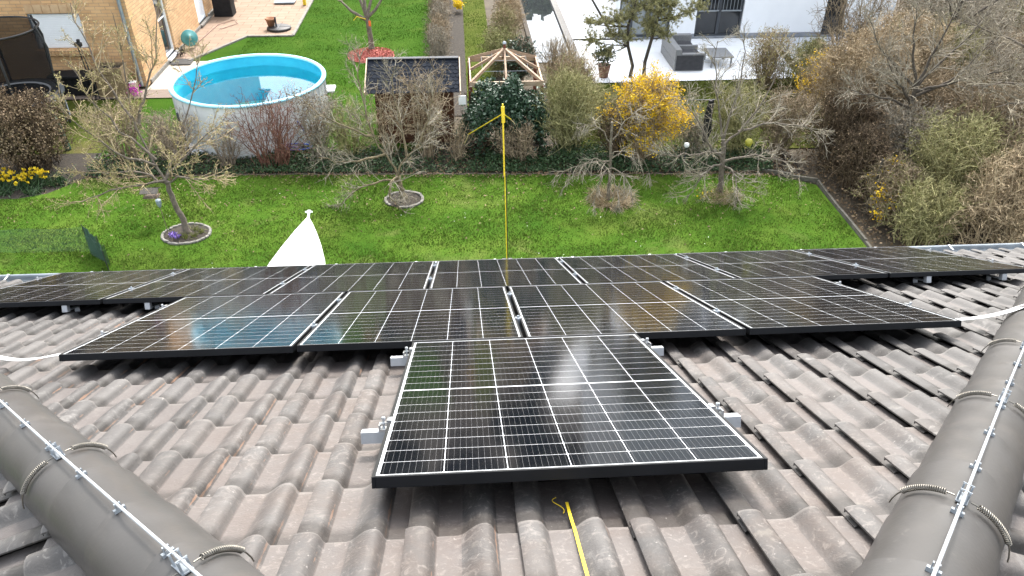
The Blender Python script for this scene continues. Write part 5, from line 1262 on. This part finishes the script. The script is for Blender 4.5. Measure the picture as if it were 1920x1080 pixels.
mb = MB(); mb.tube([(-6.13, 23.85, .09), (-6.13, 23.85, .40)], .028, 10); mb.build('pole_socket', M['anth'], ps, smooth=True)
mb = MB(); mb.box((-6.42, 23.84, .099), (-5.68, 23.86, .104)); mb.box((-6.06, 23.48, .0995), (-6.04, 24.22, .1045)); mb.build('joints', M['anth'], ps)
mb = MB(); mb.lathe([(0, 0), (.10, 0), (.145, .2), (.165, .2), (.165, .25), (.14, .25), (.13, .19), (0, .18)], (-6.3, 23.92, .10), 20); tag(mb.build('terracotta_pot', M['terracotta'], None, loc=(-6.3, 23.92, .1), smooth=True), 'terracotta pot standing on the black parasol base', 'flower pot')
mb = MB(); mb.box((-5.72, 26.6, .02), (-5.62, 26.7, .35)); tag(bevel(mb.build('wooden_post', M['yellow'], None, loc=(-5.7, 26.6, 0)), .01), 'short yellow brown post at the far corner of the terrace', 'post')
mb = MB(); mb.box((-6.75, 26.75, .05), (-6.05, 27.2, .09)); mb.tube([(-6.6, 26.9, 0), (-6.6, 26.9, .05)], .02, 6); mb.tube([(-6.2, 26.9, 0), (-6.2, 26.9, .05)], .02, 6); tag(mb.build('low_board', M['lampgrey'], None, loc=(-6.4, 26.9, 0)), 'low grey board lying on the terrace at the top picture edge', 'board')

# trampoline
tp = thing('trampoline', (-10.75, 16.6, 0), 'round trampoline with black safety net at the left picture edge', 'trampoline')
TC = np.array([-10.75, 16.6])
a = np.linspace(0, 2 * np.pi, 49)
def circ(r, z): return np.stack([TC[0] + r * np.cos(a), TC[1] + r * np.sin(a), 0 * a + z], 1)
mb = MB(); mb.lathe([(0, .70), (.74, .70)], (*TC, 0), 48); mb.build('mat', M['black'], tp)
mb = MB(); mb.lathe([(.76, .715), (.78, .728), (1.03, .728), (1.05, .70), (1.05, .66)], (*TC, 0), 48); mb.build('edge_pad', plain('grey_blue_pad', (.06, .075, .085), (.05, .06, .07), rough=.5), tp, smooth=True)
mb = MB(); mb.lathe([(.735, .712), (.78, .732)], (*TC, 0), 48); mb.build('white_trim', M['white'], tp)
mb = MB(); mb.tube(circ(1.0, .62), .02, 6, caps=False); mb.build('frame', M['zinc'], tp, smooth=True)
for i in range(6):
    q = R(-62) + i * R(60)
    mb = MB(); p = TC + 1.06 * np.array([math.cos(q), math.sin(q)]); mb.tube([(*p, 0), (*p, 1.3), (*(TC + 1.12 * np.array([math.cos(q), math.sin(q)])), 1.8), (*(TC + 1.0 * np.array([math.cos(q), math.sin(q)])), 2.28)], .026, 8); mb.build('pole', M['dark'], tp, smooth=True)
    mb = MB(); p2 = TC + .98 * np.array([math.cos(q + .35), math.sin(q + .35)]); mb.tube([(*p2, .62), (*p2, .02), (*(TC + .98 * np.array([math.cos(q), math.sin(q)])), .02), (*(TC + .98 * np.array([math.cos(q), math.sin(q)])), .62)], .018, 6); mb.build('leg', M['zinc'], tp, smooth=True)
mb = MB(); mb.lathe([(.92, .73), (.90, 1.4), (.95, 2.2)], (*TC, 0), 48); mb.build('safety_net', M['mesh'], tp, smooth=True)
mb = MB(); mb.tube(circ(.97, 2.22), .022, 6, caps=False); mb.build('top_ring', M['dark'], tp, smooth=True)

# pool
po = thing('pool', (-5.13, 16.0, 0), 'round above ground pool with white wall and bright blue liner', 'pool')
PC = (-5.13, 16.0, 0); PR = 1.68
mb = MB(); mb.lathe([(PR, 0), (PR + .006, .4), (PR, .41), (PR + .006, .8), (PR, 1.18)], PC, 64); mb.build('wall', M['poolout'], po, smooth=True)
mb = MB(); mb.lathe([(PR - .03, 1.18), (PR - .035, .06), (PR - .04, .05)], PC, 64); mb.build('liner', M['poolblue'], po, smooth=True)
mb = MB(); mb.lathe([(PR - .045, .06), (0, .05)], PC, 64); mb.build('floor', M['poolfloor'], po)
mb = MB(); mb.lathe([(PR - .05, 1.175), (PR - .05, 1.205), (PR - .02, 1.22), (PR + .03, 1.22), (PR + .05, 1.2), (PR + .05, 1.165), (PR + .03, 1.165)], PC, 64); mb.build('rim', M['poolrim'], po, smooth=True)
mb = MB(); mb.lathe([(PR - .035, .94), (0, .94)], PC, 64); mb.build('water', M['poolwater'], po)
mb = MB()
for i in range(24):
    q = i * 2 * np.pi / 24; p = np.array([PC[0] + (PR + .012) * math.cos(q), PC[1] + (PR + .012) * math.sin(q)]); mb.box((-.03, -.012, 0), (.03, .012, 1.16), 0, np.array(Matrix.Rotation(q + math.pi / 2, 3, 'Z')), (*p, 0))
mb.build('wall_ribs', M['poolout'], po)
mb = MB(); q = np.linspace(0, 1, 40); mb.tube(np.stack([-3.9 + .28 * np.cos(q * 11), 14.45 + .12 * np.sin(q * 11), .12 + .12 * q], 1), .018, 6); mb.tube([(-3.65, 14.45, .15), (-3.75, 14.55, .5), (-3.9, 14.65, .7)], .018, 6); tag(mb.build('blue_hose', M['blue'], None, loc=(-3.9, 14.45, 0), smooth=True), 'coiled blue hose at the right foot of the pool wall', 'hose')
for i, (x, y, r) in enumerate([(-6.38, 14.75, .17), (-6.05, 14.72, .15), (-5.75, 14.6, .13), (-6.25, 14.55, .15)]):
    mb = MB(); mb.lathe([(0, r * .9), (r * .55, r * .8), (r * .95, r * .4), (r, r * .2), (r * .8, 0)], (x, y, 0), 14); mb.V[0] = mb.V[0] + np.random.default_rng(i).normal(0, r * .06, mb.V[0].shape)
    tag(mb.build('white_sack', M['white'], None, loc=(x, y, 0), smooth=True), ['leftmost white sack at the foot of the pool wall', 'white sack in the middle of the sacks by the pool', 'rightmost small white sack by the pool wall', 'front white sack by the pool, nearest the lawn'][i], 'sack', 'white sacks by the pool')
mb = MB(); mb.tube([(-6.22, 14.3, 0), (-6.33, 14.42, 1.05)], .025, 8); tag(mb.build('dark_stake', M['anth'], None, loc=(-6.22, 14.3, 0), smooth=True), 'dark stake leaning in front of the pool wall', 'stake')
mb = MB(); mb.box((-4.05, 18.2, .0), (-3.62, 18.62, .06)); tag(bevel(mb.build('white_slab', M['white'], None, loc=(-3.87, 18.4, 0)), .015), 'white slab lying on the lawn right of the pool', 'slab')

# shed
sh = thing('garden_shed', (-1.35, 15.7, 0), 'low dark brown garden shed with slate grey shingle roof', 'shed')
SX0, SX1, SY0, SY1, SE = -2.2, -.48, 14.95, 16.45, 1.25
for ya, yb in ((SY0, SY0 + .03), (SY1 - .03, SY1)):
    mb = MB(); mb.box((SX0, ya, 0), (SX1, yb, SE)); mb.build('long_wall', M['shed_wood'], sh)
mb = MB()
for x in (SX0, SX1 - .03):
    p = [(SY0 + .03, 0), (SY1 - .03, 0), (SY1 - .03, SE), ((SY0 + SY1) / 2, SE + .33), (SY0 + .03, SE)]
    v = [(x, y, z) for y, z in p] + [(x + .03, y, z) for y, z in p]; mb.addm(v, [(4, 3, 2, 1, 0), (5, 6, 7, 8, 9)] + [(i, (i + 1) % 5, 5 + (i + 1) % 5, 5 + i) for i in range(5)])
mb.build('end_wall', M['shed_side'], sh)
YR, ZR, YE, ZE = 15.7, 1.70, 14.70, 1.30
rf = None
mb = MB(); rg = np.random.default_rng(520)
RX0, RX1 = -2.36, -.33
for sgn in (1, -1):
    yE = YR - sgn * (YR - YE); dvec = np.array([0, (yE - YR), ZE - ZR]); LL = np.linalg.norm(dvec); dvec /= LL; nn = np.cross(dvec, (1., 0, 0)) * sgn; nn = nn if nn[2] > 0 else -nn
    mb.sheet([(RX0, YR, ZR - .03), (RX1, YR, ZR - .03), (RX1, yE, ZE - .03), (RX0, yE, ZE - .03)])
    rowsn = 9; wS = .115
    for r in range(rowsn):
        v0 = r * LL / rowsn; v1 = v0 + LL / rowsn * 1.25; x = RX0 - (r % 2) * wS / 2
        while x < RX1:
            xa, xb = max(x, RX0), min(x + wS - .005, RX1)
            if xb - xa > .02:
                o = np.array([0, YR, ZR - .012]); jt = rg.normal(0, .002)
                def pt(xx, vv, h): return o + np.array([xx, 0, 0]) + dvec * vv + nn * h
                h1 = .011 + jt; cut = .32 * (xb - xa)
                mb.addm([pt(xa, v0, .001), pt(xb, v0, .001), pt(xb, v1 - .035, h1), pt(xb - cut, v1, h1 + .001), pt(xa + cut, v1, h1 + .001), pt(xa, v1 - .035, h1)], [(0, 5, 4, 3, 2, 1)])
                mb.addm([pt(xb, v1 - .035, h1), pt(xb - cut, v1, h1 + .001), pt(xa + cut, v1, h1 + .001), pt(xa, v1 - .035, h1), pt(xb, v1 - .035, 0), pt(xb - cut, v1, 0), pt(xa + cut, v1, 0), pt(xa, v1 - .035, 0)], [(0, 1, 5, 4), (1, 2, 6, 5), (2, 3, 7, 6)])
            x += wS
rf = mb.build('roof', island('shingle_felt', [(.010, .0125, .018), (.016, .0195, .027), (.013, .016, .022), (.022, .026, .034)], .9, spec=.05), sh)
mb = MB(); mb.bar((RX0, YR, ZR + .012), (RX1, YR, ZR + .012), .12, .02); mb.build('ridge_strip', M['slate'], rf)
for x in (RX0 - .025, RX1 + .012):
    mb = MB(); mb.bar((x + .006, YE - .02, ZE - .03), (x + .006, YR, ZR - .02), .022, .10); mb.bar((x + .006, YR, ZR - .02), (x + .006, 2 * YR - YE + .02, ZE - .03), .022, .10); mb.build('barge_board', M['fresh_wood'], rf)
mb = MB(); mb.box((-.36, 14.62, 1.02), (-.20, 14.64, 1.22)); tag(mb.build('white_board', M['white'], None, loc=(-.28, 14.63, 1.1)), 'small blank white board at the right front corner of the shed', 'board')

# timber roof frame
pg = thing('gazebo', (.72, 16.07, 0), 'open timber pyramid roof frame of a small gazebo behind the ivy', 'gazebo')
gx0, gx1, gy0, gy1, gz, gp = -.08, 1.53, 15.22, 16.92, 1.25, 1.78
cr = [(gx0, gy0), (gx1, gy0), (gx1, gy1), (gx0, gy1)]; pk = np.array([(gx0 + gx1) / 2, (gy0 + gy1) / 2, gp])
for i in range(4):
    mb = MB(); mb.box((cr[i][0] - .04, cr[i][1] - .04, 0), (cr[i][0] + .04, cr[i][1] + .04, gz - .06)); mb.build('post', M['red_wood'], pg)
    mb = MB(); A, B = np.array([*cr[i], gz]), np.array([*cr[(i + 1) % 4], gz]); d_ = (B - A) / np.linalg.norm(B - A); mb.bar(A + d_ * (.0 if i % 2 else -.03), B - d_ * (.0 if i % 2 else -.03), .03 if i % 2 else .032, .11 + .004 * (i % 2)); mb.build('fascia', M['fresh_wood'], pg)
    mb = MB(); mb.bar((*cr[i], gz + .03), pk - (0, 0, .02 + .003 * i), .05, .07); mb.build('rafter', M['pale_wood'], pg)
    mb = MB(); mb.bar((A + B) / 2 + (0, 0, .035), pk - (0, 0, .035 + .003 * i), .04, .06); mb.build('rafter', M['pale_wood'], pg)
mb = MB(); mb.tube([pk - (0, 0, .2), pk + (0, 0, .10)], .035, 8); mb.build('king_post', M['red_wood'], pg)
mb = MB(); mb.lathe([(0, .06), (.03, .05), (.05, .01), (.05, 0), (0, 0)], pk + (0, 0, .10), 12); mb.build('finial', M['zinc'], pg, smooth=True)
mb = MB()
for f in (.35, .65):
    C = [np.array([*c, gz]) * (1 - f) + pk * f for c in cr]
    for i in range(4): mb.segs([C[i]], [C[(i + 1) % 4]], .004, .004, 4)
mb.build('wires', M['zinc'], pg)

# white house
wh = thing('white_house', (8.8, 25, 0), 'modern white rendered house with dark framed windows behind the white terrace', 'house')
Y0 = 22.25
mb = MB()
segx = [(4.46, 4.6), (6.2, 7.0), (8.46, 11.05), (11.7, 13.25)]
for a_, b_ in segx: mb.box((a_, Y0, .16), (b_, Y0 + .3, 5.8))
for a_, b_ in ((4.6, 6.2), (7.0, 8.46), (11.05, 11.7)): mb.box((a_, Y0, 2.35), (b_, Y0 + .3, 5.8))
mb.box((4.46, Y0 + .3, .16), (4.76, 31, 5.8)); mb.box((12.95, Y0 + .3, .16), (13.25, 31, 5.8)); mb.box((4.76, 30.7, .16), (12.95, 31, 5.8))
mb.build('wall', M['plaster'], wh)
mb = MB()
for a_, b_ in ((4.46, 4.6), (6.2, 7.0), (8.46, 11.05), (11.7, 13.25)): mb.box((a_ + .0, Y0 - .012, 0), (b_, Y0 + .288, .16))
for a_, b_ in ((4.6, 6.2), (7.0, 8.46), (11.05, 11.7)): mb.box((a_, Y0 - .02, 0), (b_, Y0 + .28, .06))
mb.build('plinth', M['plinth'], wh)
mb = MB(); mb.box((4.3, Y0 - .2, 5.8), (13.4, 31.2, 6.05)); mb.build('roof', M['anth'], wh)
for wi_, (a_, b_, divs) in enumerate(((4.6, 6.2, [5.0, 5.55]), (7.0, 8.46, [7.73]), (11.05, 11.7, []))):
    mb = MB(); mb.box((a_ + .05, Y0 + .13, .11), (b_ - .05, Y0 + .16, 2.3)); wn_ = mb.build('window', M['glass_pale'] if wi_ == 0 else M['glass_dark'], wh)
    mb = MB(); mb.box((a_, Y0 + .08, .06), (a_ + .06, Y0 + .2, 2.35)); mb.box((b_ - .06, Y0 + .08, .06), (b_, Y0 + .2, 2.35)); mb.box((a_ + .06, Y0 + .08, .06), (b_ - .06, Y0 + .2, .12)); mb.box((a_ + .06, Y0 + .08, 2.29), (b_ - .06, Y0 + .2, 2.35))
    for d_ in divs: mb.box((d_ - .045, Y0 + .08, .12), (d_ + .045, Y0 + .2, 2.29))
    mb.build('frame', M['anth'], wn_)
    if wi_ == 1:
        mb = MB()
        for l_, r_ in ((7.06, 7.685), (7.775, 8.40)):
            mb.box((l_, Y0 + .02, .82), (r_, Y0 + .05, .86)); mb.box((l_, Y0 + .02, 1.5), (r_, Y0 + .05, 1.54))
            for x in np.linspace(l_ + .04, r_ - .04, 6): mb.box((x - .006, Y0 + .025, .86 if x else .2), (x + .006, Y0 + .045, 1.5))
        mb.build('railing', M['zinc'], wn_)
    if wi_ == 0:
        mb = MB(); mb.box((4.66, Y0 + .175, .12), (4.95, Y0 + .178, 2.29)); mb.build('curtain', M['glass_dark'], wn_)
        mb = MB(); mb.box((5.6, Y0 + .3, .0), (6.1, Y0 + .4, 1.2)); mb.build('inner_panel', M['pale_wood'], wn_)

# terrace furniture
sf = thing('rattan_sofa', (6.1, 20.0, 0), 'grey woven garden sofa with dark cushions on the white terrace', 'sofa')
mb = MB(); mb.box((5.66, 19.3, .02), (6.5, 20.95, .28)); mb.box((5.66, 19.3, .28), (5.84, 20.95, .62)); mb.box((5.84, 20.78, .28), (6.5, 20.95, .58)); mb.box((5.84, 19.3, .28), (6.5, 19.44, .5)); mb.box((5.84, 20.05, .28), (6.5, 20.14, .5)); bevel(mb.build('frame', M['wicker'], sf), .02)
for a_, b_ in ((19.46, 20.03), (20.16, 20.76)):
    mb = MB(); mb.box((5.86, a_, .285), (6.47, b_, .40)); bevel(mb.build('cushion', M['cushion'], sf), .03)
mb = MB(); mb.box((5.70, 19.285, .05), (6.46, 19.298, .46)); bevel(mb.build('end_panel', M['cushion'], sf), .004)
st = thing('rattan_table', (7.05, 19.9, 0), 'low grey woven table right of the garden sofa', 'table')
mb = MB(); mb.box((6.75, 19.5, .3), (7.4, 20.3, .34)); bevel(mb.build('top', M['wicker'], st), .01)
for x, y in ((6.78, 19.53), (7.33, 19.53), (6.78, 20.23), (7.33, 20.23)):
    mb = MB(); mb.box((x, y, 0), (x + .04, y + .04, .3)); mb.build('leg', M['wicker'], st)
pt_ = thing('potted_shrub', (3.62, 18.95, 0), 'bushy green shrub in a brown pot at the left corner of the white terrace', 'potted plant')
mb = MB(); mb.lathe([(0, 0), (.12, 0), (.17, .3), (.18, .34), (.15, .34), (0, .3)], (3.62, 18.95, .02), 18); mb.build('pot', plain('brown_clay', (.20, .10, .06), (.15, .075, .045), rough=.7), pt_, smooth=True)
mb = MB(); rg = np.random.default_rng(530); v = unit(rg.normal(size=(900, 3))); mb.leaves(rg, np.array([3.6, 18.95, .62]) + v * (.36, .3, .3) * rg.uniform(.3, 1, (900, 1)), .035, .5); mb.build('foliage', island('grey_green_leaves', [(.06, .08, .04), (.10, .12, .06), (.15, .16, .09)]), pt_)
mf = thing('mesh_fence', (4.6, 15.6, 0), 'low green wire mesh fence behind the spreading fruit tree', 'fence')
mb = MB(); mb.segs(np.array([(x, 15.6, 0) for x in np.arange(3.4, 6.2, .05)]), np.array([(x, 15.6, .62) for x in np.arange(3.4, 6.2, .05)]), .003, .003, 3); mb.segs([(3.4, 15.6, z) for z in (.1, .3, .5)], [(6.2, 15.6, z) for z in (.1, .3, .5)], .003, .003, 3); mb.build('mesh', M['net'], mf)
mb = MB(); mb.bar((3.4, 15.6, .63), (6.2, 15.6, .63), .02, .02); mb.build('top_rail', M['anth'], mf)
for x in (3.4, 4.8, 6.2):
    mb = MB(); mb.box((x - .02, 15.61, 0), (x + .02, 15.65, .68)); mb.build('post', M['anth'], mf)

# ------------------------------------------------------------------ things on the lawn
yp = thing('yellow_pole', (.40, 9.85, 0), 'tall thin yellow pole with two yellow guy straps standing on the lawn behind the panels', 'pole')
mb = MB(); mb.tube([(.37, 9.9, 1.66), (.35, 9.98, 2.86)], .0135, 10); mb.build('upper_pole', M['yellow'], yp, smooth=True)
mb = MB(); mb.tube([(.41, 9.85, 0), (.378, 9.92, 1.7)], .009, 8); mb.build('lower_pole', M['yellow'], yp, smooth=True)
mb = MB(); mb.tube([(.432, 9.87, 0), (.40, 9.94, 1.7)], .008, 8); mb.build('black_rod', M['dark'], yp, smooth=True)
mb = MB(); mb.bar((.35, 9.97, 2.82), (.36, 9.965, 2.55), .046, .046); bevel(mb.build('head', M['yellow'], yp), .006)
AP = np.array([.353, 9.97, 2.70])
for e1, e2, nm in (((-.18, 11.9, 1.52), (-.27, 13.2, .72), 'left'), ((.56, 11.3, 2.05), (.78, 13.2, 1.15), 'right')):
    mb = MB(); mb.bar(AP, e1, .030, .008); mb.build('guy_strap', M['yellow'], yp)
    mb = MB(); mb.segs([e1], [e2], .008, .007, 5); mb.build('guy_cord', M['twine'], yp)
mb = MB(); mb.box((.33, 9.82, 0), (.51, 9.92, .03)); mb.build('foot', M['dark'], yp)

bo = thing('boat', (-2.9, 7.8, 0), 'white pointed boat hull with T shaped bow fitting on the lawn', 'boat')
st_y = np.array([10.02, 9.86, 9.6, 9.2, 8.75, 8.2, 7.4, 6.6, 5.8]); hb = np.array([.015, .085, .18, .305, .415, .51, .59, .62, .63]); shr = np.array([.90, .89, .88, .86, .85, .84, .83, .83, .83]); crown = np.array([.01, .03, .06, .09, .115, .14, .16, .17, .17])
mb = MB(); V = []
for y, h_, z, c_ in zip(st_y, hb, shr, crown):
    cx_ = -2.94 + (10.02 - y) * .012
    sec = [(0, z - .62 + .25 * max(0, (y - 8.5) / 1.5)), (h_ * .55, z - .48), (h_ * .9, z - .25), (h_ * 1.0, z - .04), (h_ * 1.02, z)]
    top = [(h_ * .97, z + .012), (h_ * .7, z + c_ * .55), (h_ * .35, z + c_ * .88), (0, z + c_)]
    full = [(-x, zz) for x, zz in sec] + [(-x, zz) for x, zz in top] + [(x, zz) for x, zz in top[::-1][1:]] + [(x, zz) for x, zz in sec[::-1][:-1]]
    V += [(cx_ + x, y, zz) for x, zz in full]
k_ = len(full); mb.add(V, [(i * k_ + j, i * k_ + (j + 1) % k_, (i + 1) * k_ + (j + 1) % k_, (i + 1) * k_ + j) for i in range(len(st_y) - 1) for j in range(k_)]); mb.addm(V[-k_:], [tuple(range(k_))])
hu = mb.build('hull', M['hull'], bo, smooth=True)
mb = MB(); mb.tube([(-3.15, 8.93, .962), (-3.0, 8.93, .985), (-2.85, 8.9, .98), (-2.72, 8.82, .955), (-2.62, 8.7, .905)], .0035, 5); mb.build('deck_seam', M['anth'], hu)
mb = MB(); mb.tube([(-2.94, 10.0, .89), (-2.94, 10.12, .94)], .022, 8); mb.tube([(-3.0, 10.13, .95), (-2.88, 10.13, .95)], .016, 8); mb.box((-2.965, 10.09, .93), (-2.915, 10.17, .965)); mb.build('bow_fitting', M['white'], bo, smooth=False)
mb = MB(); mb.box((-2.72, 9.32, .855), (-2.69, 9.42, .88)); mb.build('cleat', M['alu'], bo)
for y in (6.6, 8.2):
    mb = MB(); mb.box((-3.25, y - .05, 0), (-2.55, y + .05, .34)); mb.box((-3.3, y - .09, 0), (-2.5, y + .09, .05)); mb.build('cradle', M['pale_wood'], bo)

ga = thing('garden_torch', (-5.79, 11.1, 0), 'slim garden torch with grey cup shaped lamp beside the leaning tree', 'garden lamp')
mb = MB(); mb.tube([(-5.76, 11.06, 0), (-5.79, 11.1, .60)], .008, 6); mb.build('pole', plain('dull_bronze', (.14, .13, .07), rough=.5), ga, smooth=True)
mb = MB(); mb.lathe([(0, 0), (.018, .0), (.035, .04), (.05, .13), (.048, .15), (.03, .16), (0, .165)], (-5.79, 11.1, .59), 14); mb.build('lamp_cup', M['lampgrey'], ga, smooth=True)
bf = thing('bird_feeder', (-6.15, 11.7, .55), 'small wooden bird feeder with pitched roof hanging left of the leaning trunk', 'bird feeder')
c = np.array([-6.12, 11.65, .52]); mb = MB(); mb.box((-.13, -.09, 0), (.13, .09, .015), 0, None, c); mb.box((-.13, -.09, .015), (.13, -.08, .035), 0, None, c); mb.build('tray', M['plank'], bf)
mb = MB()
for x in (-.115, .105):
    for y in (-.07, .06): mb.box((x, y, .015), (x + .012, y + .012, .13), 0, None, c)
mb.build('post', M['pale_wood'], bf)
mb = MB(); mb.bar(c + (-.16, -.065, .15), c + (.16, -.065, .15), .13, .012, up=(0, -.5, .86)); mb.bar(c + (-.16, .065, .15), c + (.16, .065, .15), .13, .012, up=(0, .5, .86)); mb.build('roof', plain('dark_feeder_roof', (.055, .05, .045), (.09, .082, .07), scale=14, rough=.9), bf)
mb = MB(); mb.segs([c + (0, 0, .19)], [c + (.15, -.2, .95)], .003, .003, 4); mb.build('cord', M['twine'], bf)

ne = thing('garden_net', (-8, 10.7, 0), 'low dark green garden net standing on the lawn at the left, folded at its corner', 'net fence')
mb = MB()
def netpanel(A, B, h, sx, sz, r, sag=0.):
    A, B = np.array(A, float), np.array(B, float); L = np.linalg.norm(B - A); n = int(L / sx)
    t = np.linspace(0, 1, n)[:, None]; P = A + (B - A) * t; zz = h * (1 - .06 * np.sin(t[:, 0] * 9) ** 2)
    mb.segs(P, P + np.stack([0 * zz, .06 * np.sin(t[:, 0] * 7) * h, zz], 1), r, r, 3)
    for z in np.arange(0, 1.001, sz / h):
        Q = P + np.stack([0 * zz, .06 * np.sin(t[:, 0] * 7) * h * z, zz * z], 1); mb.segs(Q[:-1], Q[1:], r, r, 3)
netpanel((-10.2, 10.7, 0), (-7.0, 10.62, 0), .5, .026, .026, .0021)
mb.build('long_panel', M['net'], ne)
mb = MB(); netpanel((-7.0, 10.62, 0), (-6.62, 10.25, 0), .52, .014, .014, .0032); netpanel((-6.62, 10.25, 0), (-6.42, 9.9, 0), .42, .014, .014, .0036); netpanel((-6.95, 10.5, 0), (-6.5, 10.15, 0), .40, .02, .02, .003); mb.build('folded_panel', M['net'], ne)
for x, y, h_ in ((-7.0, 10.62, .55), (-6.62, 10.25, .5), (-8.6, 10.66, .52), (-6.42, 9.9, .45)):
    mb = MB(); mb.tube([(x, y, 0), (x, y, h_)], .007, 6); mb.build('stake', M['dark'], ne)
